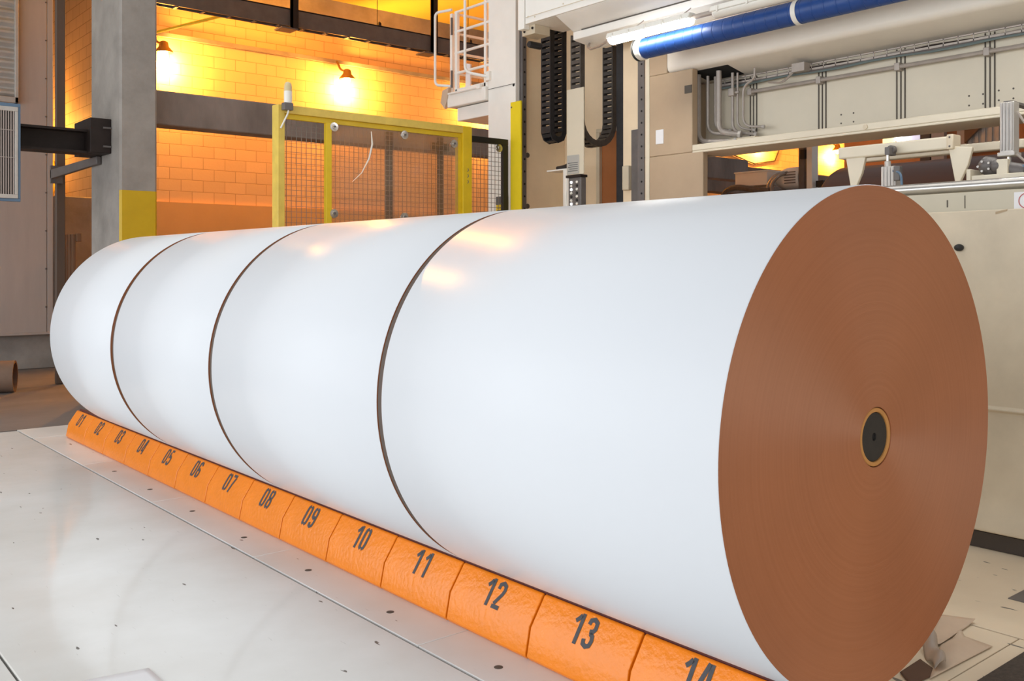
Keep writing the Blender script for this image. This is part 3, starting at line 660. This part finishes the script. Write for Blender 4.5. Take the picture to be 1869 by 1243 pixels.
# ------------------------------------------------------------------ platform with railing and ladder cage
t = thing('railing_platform', 'white platform with tubular railing beside the white column', 'platform', (4.3, 7.2, 3.2))
b = MB(); b.box(4.0, 4.9, 6.88, 7.50, 3.40, 3.56); b.build('deck_box', 'off_white', t, bev=.01)
b = MB(); b.box(3.96, 4.9, 6.88, 7.60, 3.345, 3.50); b.build('edge_plate', 'off_white', t, bev=.008)
b = MB(); b.box(4.02, 4.85, 6.88, 7.48, 3.18, 3.335); b.build('support_beam', 'off_white', t, bev=.006)
b = MB(); b.tube([(3.945, 6.97, 3.50), (3.945, 7.55, 3.50)], .014, 8).box(3.93, 3.96, 6.94, 7.0, 3.48, 3.53); b.build('edge_bar', 'off_white', t)
b = MB(); b.box(4.0, 4.04, 7.46, 7.51, 3.40, 4.46); b.build('railing_post', 'off_white', t, bev=.004)
b = MB(); b.box(4.0, 4.04, 7.56, 7.60, 3.50, 4.46); b.build('railing_post', 'off_white', t, bev=.004)
b = MB(); b.box(4.0, 4.03, 6.92, 6.955, 3.45, 4.50); b.build('railing_post', 'off_white', t, bev=.004)
for z in (4.46, 4.23, 3.98, 3.745):
    b = MB(); b.tube([(4.02, 6.87, z), (4.02, 7.52, z)], .016, 10); b.build('rail', 'off_white', t)
for z in (4.44, 4.21, 3.98, 3.74):
    b = MB(); b.tube([(4.02, 7.50, z), (4.85, 7.50, z)], .016, 8).tube([(4.85, 7.50, z), (4.85, 6.9, z)], .016, 8); b.build('rear_rail', 'off_white', t)
b = MB(); b.tube(rounded([(4.0, 7.56, 4.50), (3.93, 7.80, 4.50), (3.93, 7.80, 3.64), (4.0, 7.56, 3.60)], .06), .016, 10); b.build('gate_hoop', 'off_white', t)
b = MB(); b.tube(rounded([(3.86, 7.12, 5.4), (3.86, 7.12, 3.68), (3.99, 6.85, 3.60)], .08), .017, 10).box(3.97, 4.0, 6.82, 6.88, 3.56, 3.66); b.build('grab_bar', 'off_white', t)
for z in (4.30, 3.68):
    b = MB(); b.tube([(3.985, 7.545, z-.10), (3.985, 7.545, z+.10)], .014, 8); b.build('hinge_spring', 'grey_steel', t, 'dark hinge spring')
b = MB(); b.prism([(7.56, 3.58), (7.68, 3.56), (7.72, 3.42), (7.64, 3.34), (7.58, 3.46)], 'x', 3.95, 3.99); b.build('torn_wrap', 'kraft_sheet', t, 'tattered brown wrapping')
b = MB(); b.prism([(7.34, 3.58), (7.43, 3.56), (7.42, 3.86), (7.34, 3.84)], 'x', 4.10, 4.12); b.build('cloth_scrap', 'white_sheet', t)

# ------------------------------------------------------------------ energy chains
def energy_chain(xn, xf_, y0, y1, zb, ztop, mat, label, half=.030):
    t = thing('energy_chain', label, 'energy chain', ((xn+xf_)/2, (y0+y1)/2, zb))
    r = (xf_-xn)/2; xc = (xn+xf_)/2; path = []
    z = ztop
    pitch = .062
    pts = [(xn, ztop)]
    while pts[-1][1]-pitch > zb+r: pts.append((xn, pts[-1][1]-pitch))
    na = max(4, int(PI*r/pitch))
    for i in range(na+1): a = PI+PI*i/na; pts.append((xc+r*math.cos(a), zb+r+r*math.sin(a)))
    while pts[-1][1]+pitch < ztop: pts.append((xf_, pts[-1][1]+pitch))
    for side in (y0, y1-.014):
        b = MB(); outer, inner = [], []
        for i, p in enumerate(pts):
            q0 = Vector(pts[max(0, i-1)]); q1 = Vector(pts[min(len(pts)-1, i+1)]); d = (q1-q0).normalized(); n = Vector((-d.y, d.x))
            outer.append(Vector(p)-n*half); inner.append(Vector(p)+n*half)
        vo = [[b.bm.verts.new((q.x, yy, q.y)) for yy in (side, side+.014)] for q in outer]
        vi = [[b.bm.verts.new((q.x, yy, q.y)) for yy in (side, side+.014)] for q in inner]
        for i in range(len(pts)-1):
            b.bm.faces.new((vo[i][0], vo[i+1][0], vi[i+1][0], vi[i][0])); b.bm.faces.new((vo[i][1], vi[i][1], vi[i+1][1], vo[i+1][1]))
            b.bm.faces.new((vo[i][0], vo[i][1], vo[i+1][1], vo[i+1][0])); b.bm.faces.new((vi[i][0], vi[i+1][0], vi[i+1][1], vi[i][1]))
        b.build('side_band', mat, t, smooth=False)
    lm = None
    for i in range(len(pts)-1):
        a, c2 = Vector(pts[i]), Vector(pts[i+1]); mid = (a+c2)/2; d = (c2-a).normalized()
        if lm is None:
            b = MB(); w2 = (y1-y0)/2-.012
            b.box(-half, -half+.008, -w2, w2, -.019, .019).box(half-.008, half, -w2, w2, -.019, .019).box(-half, half, -w2*.35, -w2*.2, -.010, .010).box(-half, half, w2*.2, w2*.35, -.010, .010)
            lk = b.build('link', mat, t, at=None, smooth=False)
            for v in lk.data.vertices: v.co += WL[t.name]
            lm = lk
        else:
            lk = lm.copy(); COL.objects.link(lk); lk.parent = t
        lk.location = Vector((mid.x, (y0+y1)/2, mid.y))-WL[t.name]
        lk.rotation_euler = (0, math.atan2(d.x, d.y), 0)
    return t
energy_chain(3.985, 4.155, 5.79, 5.935, 2.79, 4.12, 'chain_black', 'black energy chain loop hanging left of the narrow white plate')
energy_chain(4.04, 4.50, 5.40, 5.545, 2.73, 3.82, 'chain_grey', 'wider dusty grey energy chain loop hanging right of the narrow white plate')
# hanging plate with its placard, and the control pendant below
t = thing('hanging_plate', 'narrow tall cream plate hanging between the two energy chains', 'plate', (3.9, 5.36, 2.39))
b = MB(); b.box(3.90, 3.915, 5.245, 5.485, 2.39, 3.245); b.build('sheet', 'cream', t, bev=.003)
b = MB(); b.box(3.895, 3.90, 5.305, 5.475, 2.40, 2.585); pc = b.build('placard', 'label_grey', t, 'grey placard of small printed lines', bev=.001)
for k in range(5):
    b = MB(); b.box(3.893, 3.895, 5.32, 5.46-.02*(k % 2), 2.425+.020*k, 2.431+.020*k); b.build('print_line', 'print_dark', pc)
t = thing('control_pendant', 'grey pendant control box with lit round buttons below the hanging plate', 'control box', (3.93, 5.38, 1.6))
b = MB(); b.box(3.90, 3.98, 5.285, 5.465, 1.6, 2.365); b.build('housing', 'grey_steel', t, bev=.012)
b = MB(); b.box(3.89, 3.99, 5.28, 5.49, 2.362, 2.388); b.build('cap', 'dark_steel', t, bev=.003)
b = MB(); b.tube([(3.895, 5.483, 2.36), (3.892, 5.485, 2.22), (3.895, 5.478, 1.7)], .009, 8); b.build('cable', 'plastic_white', t)
for k in range(8):
    for j, y in enumerate((5.415, 5.335)):
        z = 2.315-.036*k; lit = (j == 0 and k in (0, 2, 6))
        b = MB(); b.lathe([(0, -.010), (.0125, -.009), (.0135, 0)], (3.90, y, z), 'x', 14); b.build('button', 'button_lit' if lit else ('plastic_white' if (k+j) % 2 else 'rubber'), t, 'lit white button' if lit else None)
# white bracket shelf left of the pendant
t = thing('bracket_shelf', 'white bracket shelf left of the control pendant with a dark cable on it', 'shelf', (4.2, 5.75, 2.0))
b = MB(); b.box(4.05, 4.25, 5.60, 5.95, 2.47, 2.485); b.build('shelf_plate', 'off_white', t, bev=.002)
b = MB(); b.box(4.05, 4.07, 5.60, 5.70, 1.4, 2.47).box(4.07, 4.25, 5.60, 5.615, 1.4, 2.47); b.build('upright', 'off_white', t, bev=.003)
b = MB(); b.tube(rounded([(4.12, 5.86, 2.505), (4.12, 5.75, 2.51), (4.12, 5.62, 2.55)], .04), .022, 10); b.build('cable_end', 'chain_black', t, 'short black cable end')

# ------------------------------------------------------------------ gantry
t = thing('gantry_beam', 'large cream overhead gantry beam with chamfered underside', 'gantry', (3.7, 1.5, 3.6))
b = MB(); b.prism([(3.40, 3.835), (3.44, 3.835), (3.44, 6.0), (3.40, 6.0)], 'y', -3.5, 5.54); b.build('front_panel', 'off_white', t, bev=.003)
b = MB(); b.box(3.44, 3.9, 5.12, 5.54, 3.835, 6.0); b.build('carriage_box', 'off_white', t, bev=.004)
b = MB(); b.prism([(3.42, 3.833), (3.652, 3.715), (4.0, 3.715), (4.0, 6.0), (3.42, 6.0)], 'y', -3.5, 5.12); b.build('box_section', 'off_white', t)
b = MB(); b.prism([(3.64, 3.715), (3.64, 3.64), (3.66, 3.635), (3.95, 3.60), (3.95, 3.715)], 'y', -3.5, 5.119); b.build('lower_lip', 'off_white', t, bev=.004)
b = MB(); b.box(3.634, 3.645, -3.5, 5.0, 3.712, 3.722); b.build('groove', 'grime', t)
b = MB(); b.box(3.385, 3.46, 5.545, 5.635, 3.79, 6.0); b.build('end_flange', 'off_white', t, bev=.004)
b = MB(); b.box(3.392, 3.40, -3.5, 5.53, 3.895, 3.898); b.build('trim_line', 'cream_worn', t)
for y, z in ((5.4, 3.88), (5.0, 3.92), (4.6, 3.93), (5.5, 3.90)):
    b = MB(); b.sphere((3.40, y, z), .008, 8, 6); b.build('rivet', 'cream_worn', t)
b = MB(); b.box(3.46, 3.66, 5.47, 5.66, 3.745, 3.835); br = b.build('bracket', 'cream_worn', t, bev=.004)
for y, z in ((5.62, 3.785), (5.50, 3.80)):
    b = MB(); b.lathe([(0, -.010), (.012, -.010), (.013, 0)], (3.46, y, z), 'x', 10); b.build('bolt', 'dark_steel', br)
b = MB(); b.lathe([(0, -.05), (.030, -.05), (.034, -.03), (.034, .1)], (3.60, 5.66, 3.685), 'x', 16); b.build('knob', 'chain_black', t, 'dark round knob')

# ------------------------------------------------------------------ blue roller, fluorescent lights
t = thing('blue_roller', 'long blue ribbed tube hanging under the gantry', 'blue tube', (3.6, 1, 3.30))
pf = [(.080, 4.17)]
y = 4.16
while y > -3.4:
    pf += [(.0895, y), (.0895, y-.085), (.0865, y-.090), (.0865, y-.094)]; y -= .10
b = MB(); b.lathe(pf, (3.6, 0, 3.385), 'y', 40); b.build('tube', 'blue_pipe', t, ang=20)
b = MB(); b.lathe([(0, 4.235), (.085, 4.235), (.096, 4.22), (.096, 4.17), (.07, 4.165)], (3.6, 0, 3.385), 'y', 36); b.build('end_cap', 'plastic_white', t, 'white end cap')
b = MB(); b.lathe([(0, 4.245), (.10, 4.245), (.10, 4.234), (0, 4.234)], (3.6, 0, 3.385), 'y', 36); b.build('end_disc', 'rubber', t)
for y in (2.62, .9):
    b = MB(); b.lathe([(.092, y+.02), (.094, y+.02), (.094, y-.02), (.092, y-.02)], (3.6, 0, 3.385), 'y', 36, close=True); b.build('strap', 'plastic_white', t, 'white band around the tube')
    b = MB(); b.box(3.59, 3.61, y-.015, y+.015, 3.47, 3.60); b.build('hanger', 'cream', t)
def tube_light(y0, y1, lit, label):
    t = thing('fluorescent_light', label, 'fluorescent light', (3.42, (y0+y1)/2, 3.44), 'tube lights under the gantry')
    z = 3.47
    b = MB(); b.prism([(3.36, z+.012), (3.48, z+.012), (3.46, z+.062), (3.38, z+.062)], 'y', y0, y1); b.build('housing', 'plastic_white', t, bev=.008)
    b = MB(); pr = [(3.42+.056*math.cos(a), z+.012-.050*math.sin(a)) for a in [PI*i/10 for i in range(11)]]
    b.prism(pr, 'y', y0+.02, y1-.02); b.build('diffuser', 'tube_glow' if lit else 'plastic_white', t, 'bright lit diffuser' if lit else 'unlit white diffuser', bev=.01)
    for k in range(5):
        y = y0+.08+(y1-y0-.16)*k/4
        b = MB(); b.box(3.356, 3.364, y-.008, y+.008, z+.0, z+.045); b.build('clip', 'plastic_white', t)
    for y in (y0+.2, y1-.2):
        b = MB(); b.tube([(3.46, y, z+.05), (3.66, y, 3.66)], .005, 8); b.build('hanger', 'grey_pipe', t)
    return t
tube_light(3.49, 4.42, True, 'lit fluorescent tube light left above the blue tube')
tube_light(2.0, 3.28, False, 'unlit white tube light right above the blue tube')
tube_light(.1, 1.5, True, 'added lit fluorescent tube light, unseen beyond the right top corner')  # extra unseen tube added to brighten the beam panel and overhead box
b = MB(); b.tube([(3.42, 3.285, 3.49), (3.42, 3.485, 3.49)], .02, 10); tag(b.build('conduit', 'grey_pipe'), 'short grey conduit joining the two tube lights', 'conduit')
b = MB(); b.tube([(3.78, 5.04, 3.612), (3.70, 4.98, 3.56), (3.60, 4.84, 3.50), (3.50, 4.62, 3.475), (3.43, 4.425, 3.49)], .012, 8); tag(b.build('light_cable', 'grey_pipe'), 'sagging grey cable into the lit tube light', 'cable')

# ------------------------------------------------------------------ cable tray, conduits and hydraulic pipes on the beam panel
t = thing('wire_tray', 'grey cable tray with cables along the top of the beam panel', 'cable tray', (4.3, 2, 3.08))
b = MB(); b.box(4.30, 4.305, -3.4, 3.96, 3.10, 3.115).box(4.30, 4.305, -3.4, 3.96, 3.145, 3.155).box(4.305, 4.375, -3.4, 3.96, 3.098, 3.102)
for k in range(66): b.box(4.30, 4.306, 3.95-.11*k, 3.956-.11*k, 3.10, 3.155)
b.build('tray_sides', 'grey_pipe', t, smooth=False)
for k, (dx, dz, m_) in enumerate(((0, 0, 'dark_steel'), (.03, .01, 'grey_pipe'), (.05, .004, 'dark_steel'), (-.02, -.03, 'teal_cable'), (-.02, -.018, 'grey_steel'))):
    b = MB(); pts = [(4.325+dx*.6, 3.96-.25*i, 3.115+dz+.008*math.sin(i*1.7+k)) for i in range(30)]
    b.tube(pts, .011, 6); b.build('cable', m_, t)
b = MB(); b.box(4.22, 4.30, 2.98, 3.10, 3.09, 3.16).tube(rounded([(4.25, 3.1, 3.10), (4.24, 3.2, 3.02), (4.26, 3.35, 3.05)], .05), .01, 6); b.build('junction', 'grey_pipe', t)
b = MB(); b.tube([(4.33, 3.62, 3.01), (4.33, -3.4, 3.01)], .017, 8); cd = tag(b.build('wall_conduit', 'grey_pipe'), 'thin straight conduit below the cable tray', 'conduit')
for y in (3.59, 2.91, 2.23, 1.56):
    b = MB(); b.box(4.31, 4.375, y-.022, y+.022, 2.98, 3.04); b.build('clamp', 'grey_pipe', cd, bev=.004)
specs = [(4.16, 4.03, 2.60, 3.66, .026, 'leftmost thick hydraulic pipe on the beam panel'),
         (4.22, 3.97, 2.68, 3.76, .015, 'second thin hydraulic pipe from the left'),
         (4.262, 3.92, 2.72, 3.80, .013, 'third thin hydraulic pipe from the left, farthest back'),
         (4.16, 3.80, 2.66, 3.62, .024, 'fourth hydraulic pipe, thick and curved at the middle'),
         (4.25, 3.72, 2.66, 3.52, .014, 'fifth hydraulic pipe with a small valve'),
         (4.268, 3.68, 2.70, 3.55, .010, 'sixth, thinnest hydraulic pipe'),
         (4.24, 3.60, 2.70, 3.42, .011, 'rightmost hydraulic pipe with a bent top')]
for i, (x, y, zb, ye, r, lab) in enumerate(specs):
    top = 3.238-.2*(x-4.06)-.012 if i < 6 else 3.06
    pts = [(x, y, top), (x, y, zb), (x+.06, ye, zb-.03)]
    if i == 6: pts = [(x, y-.12, 3.19), (x, y-.12, 3.10), (x, y, 3.05), (x, y, zb), (x+.04, ye, zb-.02)]
    hp = thing('hydraulic_pipe', lab, 'pipe', (x, y, zb-.03), 'hydraulic pipes on the beam panel')
    b = MB(); b.tube(rounded(pts, .09), r, 10); b.build('tube', 'grey_pipe', hp)
    b = MB(); e = Vector(pts[-1]); d = (Vector(pts[-1])-Vector(pts[-2])).normalized(); b.tube([e-d*.012, e+d*.012], r*1.5, 8); b.build('end_fitting', 'galv', hp)
    if i == 4:
        b = MB(); b.box(x-.03, x+.03, y-.03, y+.03, 2.98, 3.05).tube([(x, y, 3.01), (x, y-.07, 3.01)], .013, 8); b.build('valve', 'grey_pipe', hp, bev=.005)
b = MB(); b.box(4.2, 4.378, 3.45, 3.76, 2.585, 2.60); tag(b.build('pipe_shelf', 'cream_worn', bev=.003), 'small cream support shelf under the hydraulic pipes', 'shelf')

# ================================================================== lower machine body at right
t = thing('winder_table', 'broad white machine body with scuffed lower apron right of the roll', 'machine', (2.8, -.5, 0))
b = MB(); b.prism([(2.45, 1.767), (2.45, .742), (2.432, .735), (2.432, .724), (2.45, .715), (2.455, .30), (2.44, .17), (2.405, .115), (2.405, .095), (2.46, .085), (2.46, .0), (3.8, 0), (3.8, 1.767)], 'y', -3.5, 2.3); b.build('apron', 'cream_worn', t, bev=.006)
b = MB(); b.box(2.43, 2.47, -3.5, 2.3, .002, .085); b.build('kick_strip', 'kick_dark', t, 'dark kick strip at the floor')
b = MB(); b.box(2.60, 3.8, -3.5, 2.2, 1.767, 1.878); tp = b.build('top_ledge', 'strip_cream', t, bev=.004)
b = MB(); b.box(2.597, 2.60, .924, .928, 1.79, 1.86).box(2.597, 2.60, 1.02, 1.026, 1.80, 1.84); b.build('thin_mark', 'grime', tp)  # dark scratches on the ledge
b = MB(); b.sphere((2.44, .885, 1.572), .024, 16, 10, (1.2, 1, .8)); b.build('knob', 'rubber', t, 'small black knob')
b = MB(); b.poly([(2.448, .70, 1.755), (2.448, .64, 1.766), (2.448, .642, 1.757), (2.448, .70, 1.742)], .001); b.build('tape_scrap', 'tan_tape', t)
b = MB(); b.box(2.596, 2.60, .52, .668, 1.772, 1.862); st = tag(b.build('round_sticker', 'white_sheet'), 'white sticker with a red ring at the right edge', 'sticker')
b = MB(); b.lathe([(.036, -.001), (.041, -.001), (.041, -.002), (.036, -.002)], (2.596, .605, 1.815), 'x', 32, close=True); b.build('ring', 'sign_red', st, 'red ring')
t = thing('trough_box', 'cream box trough on the machine top at the right edge', 'box', (3.2, 0, 1.93))
b = MB(); b.box(3.17, 3.35, -2, 1.15, 1.93, 2.02); b.build('trough', 'cream', t, bev=.004)
b = MB(); b.box(3.16, 3.34, 1.15, 1.175, 1.90, 2.06); b.build('end_plate', 'cream', t, bev=.003)
b = MB(); b.box(3.19, 3.30, .9, .98, 1.879, 1.93).box(3.19, 3.30, -1.5, -1.42, 1.879, 1.93); b.build('foot', 'dark_steel', t)
b = MB(); b.tube([(3.05, 1.75, 1.948), (3.05, -2.5, 1.948)], .036, 20); cbr = tag(b.build('chrome_bar', 'bright_steel'), 'shiny steel bar lying along the machine top', 'bar')
for y in (1.6, -.4, -2.3):
    b = MB(); b.box(3.03, 3.07, y-.02, y+.02, 1.879, 1.913); b.build('saddle', 'grey_steel', cbr)
# rear guide roll cluster
t = thing('guide_bar', 'cream square bar on brackets above the machine top', 'bar', (3.6, 1.9, 2.0))
b = MB(); b.box(3.60, 3.69, 1.485, 2.30, 2.25, 2.335); b.build('bar', 'cream', t, bev=.012, seg=3)
b = MB(); b.box(3.585, 3.70, 1.455, 1.50, 2.245, 2.345); ec = b.build('end_clamp', 'cream_worn', t, bev=.008)
for z in (2.265, 2.325):
    b = MB(); b.sphere((3.585, 1.478, z), .007, 8, 6); b.build('screw', 'grey_steel', ec)
for (ya, yb, yc, yd, z0) in ((2.245, 2.09, 2.165, 2.20, 1.878), (1.50, 1.34, 1.415, 1.452, 1.878)):
    b = MB(); b.prism([(ya, 2.27), (yb, 2.25), ((yb+yc)/2-.01, 2.14), (yc, 2.04), (yc+.006, z0), (yd, z0), (yd+.004, 2.04)], 'x', 3.61, 3.64); b.build('bracket', 'cream', t, bev=.005)
b = MB(); b.box(4.02, 4.09, .6, 2.36, 2.265, 2.325); tag(b.build('rear_bar', 'cream', bev=.008), 'second cream bar behind the bracketed one', 'bar')
t = thing('pneumatic_cylinder', 'grey pneumatic cylinder with rod clevis on the bracketed bar', 'cylinder', (3.5, 1.85, 1.9))
b = MB(); b.box(3.47, 3.54, 1.79, 1.895, 1.88, 2.155)
for k in range(4): b.box(3.463, 3.47, 1.80+.024*k, 1.812+.024*k, 1.88, 2.155)
b.build('body', 'galv', t, bev=.006)
b = MB(); b.tube([(3.505, 1.865, 2.155), (3.505, 1.865, 2.26)], .011, 10); b.build('rod', 'bright_steel', t)
b = MB(); b.lathe([(.022, 2.155), (.022, 2.19), (.014, 2.195)], (3.505, 1.865, 0), 'z', 14); b.build('gland', 'galv', t)
b = MB(); b.lathe([(0, -.02), (.030, -.02), (.030, .02), (0, .02)], (3.55, 1.86, 2.275), 'x', 18).box(3.49, 3.58, 1.845, 1.88, 2.235, 2.29); b.build('clevis', 'grey_steel', t, bev=.003)
b = MB(); b.tube(rounded([(3.46, 1.80, 2.12), (3.43, 1.73, 2.10), (3.43, 1.72, 1.95), (3.47, 1.78, 1.93)], .05), .008, 8); b.build('hose', 'vent_blue', t, 'thin blue air hose')
b = MB(); b.box(3.44, 3.48, 1.745, 1.79, 2.05, 2.15); b.build('valve', 'grey_steel', t, bev=.006)
t = thing('vertical_cylinder', 'tall grey ribbed cylinder hanging at the right of the opening', 'cylinder', (3.5, 1.08, 2.16))
b = MB(); b.box(3.48, 3.56, 1.03, 1.115, 2.175, 2.49)
for k in range(4): b.box(3.472, 3.48, 1.037+.02*k, 1.047+.02*k, 2.19, 2.49)
b.build('body', 'galv', t, bev=.005)
b = MB(); b.box(3.465, 3.57, 1.02, 1.125, 2.155, 2.18); b.build('foot_cap', 'galv', t, bev=.005)
b = MB(); b.box(3.50, 4.0, 1.05, 1.10, 2.484, 2.50); b.build('hanger_arm', 'grey_steel', t)
b = MB(); b.tube([(3.52, 1.075, 2.07), (3.52, 1.075, 2.16)], .014, 10); b.build('rod', 'bright_steel', t)
t = thing('gear_motor', 'greasy grey gear motor lying on the cream trough', 'gear motor', (3.3, 1.05, 2.02))
b = MB(); b.lathe([(0, 0), (.040, 0), (.055, .015), (.055, .07), (.045, .085), (.045, .24), (.035, .26), (0, .26)], (0, 0, 0), 'y', 20)
b.xf(Matrix.Translation((3.27, 1.13, 2.092)) @ Matrix.Rotation(math.radians(14), 4, 'X') @ Matrix.Rotation(PI, 4, 'Z') ); b.build('motor_body', 'grey_steel', t)
b = MB(); b.sphere((3.24, 1.09, 2.082), .05, 14, 10, (.7, 1, .9)); b.sphere((3.24, 1.03, 2.073), .04, 12, 8); b.build('gearbox', 'grey_steel', t)
for k in range(5):
    b = MB(); b.lathe([(0, -.006), (.007, -.006), (.008, 0)], (3.205, 1.09+.035*math.cos(k*1.257), 2.075+.03*math.sin(k*1.257)), 'x', 8); b.build('bolt', 'galv', t)
b = MB(); b.box(3.21, 3.25, .955, 1.02, 2.0205, 2.11); b.build('mount', 'cream', t, bev=.004)
b = MB(); b.tube(rounded([(3.26, .98, 2.06), (3.25, .85, 2.06), (3.24, .5, 2.085)], .05), .012, 8); b.build('hose', 'vent_blue', t, 'blue grey hose')
for k, (a0, a1, lab) in enumerate((((3.45, 1.0, 2.42), (3.45, .75, 2.22), 'upper'), ((3.45, 1.0, 2.16), (3.45, .72, 2.05), 'lower'))):
    b = MB(); b.tube(rounded([a0, (3.45, .92, (a0[2]+a1[2])/2-.03), a1], .08), .008, 8); tag(b.build('air_hose', 'grey_pipe'), lab+' thin air hose right of the tall ribbed cylinder', 'hose')

# ================================================================== beyond the opening
b = MB(); b.lathe([(0, 3.50), (.50, 3.50), (.54, 3.49), (.555, 3.46), (.555, -2.6), (0, -2.6)], (5.7, 0, 1.87), 'y', 96); tag(b.build('parent_reel', 'brown_reel'), 'huge dark brown reel behind the machine top', 'reel')
for sx in (-.35, .35):
    pass
b = MB(); b.box(5.3, 6.1, -2.4, 3.3, 0, 1.25); tag(b.build('reel_stand', 'grey_steel'), 'low grey stand under the brown reel', 'stand')
t = thing('upright_post', 'pale twin upright post in the machine opening', 'post', (6.5, 4.45, 0))
b = MB(); b.box(6.5, 6.56, 4.46, 4.53, 0, 3.4); b.build('front_leg', 'grey_steel', t, bev=.004)
b = MB(); b.box(6.5, 6.62, 4.36, 4.43, 0, 3.4); b.build('rear_leg', 'off_white', t, bev=.004)
b = MB(); b.box(6.48, 6.55, 4.44, 4.50, 2.66, 2.76); b.build('clamp', 'dark_steel', t, bev=.004)
b = MB(); b.box(6.52, 6.6, 4.24, 4.33, 2.34, 2.41); b.build('catch', 'black_frame', t, bev=.004)
t = thing('drive_motor', 'dusty pinkish motor with a pale junction box in the opening', 'motor', (6.5, 4.9, 2.2))
b = MB(); b.box(6.45, 6.75, 4.90, 5.34, 2.40, 2.56); b.build('junction_box', 'off_white', t, 'pale square junction box', bev=.008)
b = MB(); b.box(6.44, 6.76, 4.89, 5.35, 2.555, 2.57); b.build('box_lid', 'off_white', t, bev=.004)
b = MB(); b.lathe([(0, 4.54), (.12, 4.54), (.13, 4.56), (.13, 4.72), (.11, 4.80), (.07, 4.86), (0, 4.87)], (6.62, 0, 2.46), 'y', 28); b.build('motor_body', 'off_white', t)
b = MB()
for k in range(5): b.box(6.48, 6.49, 4.56, 4.70, 2.40+.03*k, 2.41+.03*k)
b.build('cooling_fins', 'grey_steel', t)
b = MB(); b.box(6.46, 6.76, 4.53, 5.30, 2.28, 2.335); b.build('base_plate', 'grey_steel', t, bev=.005)
b = MB(); b.box(6.55, 6.75, 4.6, 5.2, 0, 2.28); b.build('pedestal', 'grey_steel', t)
for k in range(2):
    b = MB(); b.tube(rounded([(6.45, 4.88-.04*k, 2.30), (6.42, 4.87-.04*k, 2.40), (6.43, 4.78-.05*k, 2.50), (6.55, 4.72-.04*k, 2.53)], .06), .022, 8); b.build('hose', 'grey_pipe', t)
b = MB(); b.tube(rounded([(6.44, 5.55, 2.15), (6.43, 5.48, 2.36), (6.42, 5.30, 2.40), (6.42, 5.0, 2.34), (6.43, 4.85, 2.33)], .1), .035, 10); b.build('thick_hose', 'chain_grey', t, 'thick dark hose')
b = MB(); b.box(9.0, 9.12, 8.55, 8.68, 0, 5.0); tag(b.build('steel_post', 'dark_steel'), 'thin dark post at the left of the machine opening', 'post')
b = MB(); b.tube([(17.3, 14.985, 5.4), (18.6, 14.97, 4.75), (20.2, 14.97, 4.45), (21.2, 14.97, 4.6), (21.6, 14.985, 5.2)], .02, 6); tag(b.build('hanging_cable', 'dark_steel'), 'thin cable sagging across the orange wall in the opening', 'cable')
# objects on and before the far partition
b = MB(); b.box(11.96, 12.0, 6.34, 6.54, 3.44, 3.64); tag(b.build('lit_window', 'yellow_window'), 'small glowing yellow window on the rust partition', 'window')
b = MB(); b.box(11.96, 12.0, 5.90, 6.30, 3.42, 3.64); tag(b.build('lit_window', 'blue_window'), 'pale bluish window behind the white bulb', 'window')
t = thing('white_lamp', 'round white bulb shining at the far partition', 'lamp', (11.85, 6.21, 3.48))
b = MB(); b.sphere((11.85, 6.21, 3.545), .065, 16, 10); b.build('bulb', 'white_bulb', t, 'glowing white bulb')
b = MB(); b.tube([(11.86, 6.21, 3.60), (11.9, 6.21, 3.70), (11.999, 6.21, 3.70)], .015, 8); b.build('arm', 'grey_steel', t)
b = MB(); b.box(11.9, 12.0, 5.72, 5.88, 3.0, 3.7); tag(b.build('dark_cabinet', 'grille_dark'), 'dark box right of the far bluish window', 'cabinet')
b = MB(); b.box(11.9, 12.0, 5.50, 5.70, 2.6, 3.8); tag(b.build('grey_column', 'panel_grey'), 'pale grey column on the partition left of the rust strip', 'column')
b = MB(); b.box(11.9, 12.0, 5.16, 5.30, 2.6, 3.8); tag(b.build('grey_column', 'panel_grey'), 'pale grey column on the partition right of the rust strip', 'column')
b = MB(); pr = [(11.9, 4.66+.05*k) for k in range(10)]
for k in range(9): 
    b.box(11.90+.02*(k % 2), 11.95, 4.68+.05*k, 4.73+.05*k, 3.2, 3.9)
tag(b.build('corrugated_sheet', 'galv'), 'corrugated metal sheet on the far partition', 'metal sheet')
b = MB(); b.prism([(5.16, 3.35), (5.16, 3.9), (4.55, 3.9)], 'x', 11.84, 11.89); tag(b.build('brown_board', 'wood_dark'), 'dark brown slanting board before the corrugated sheet', 'board')
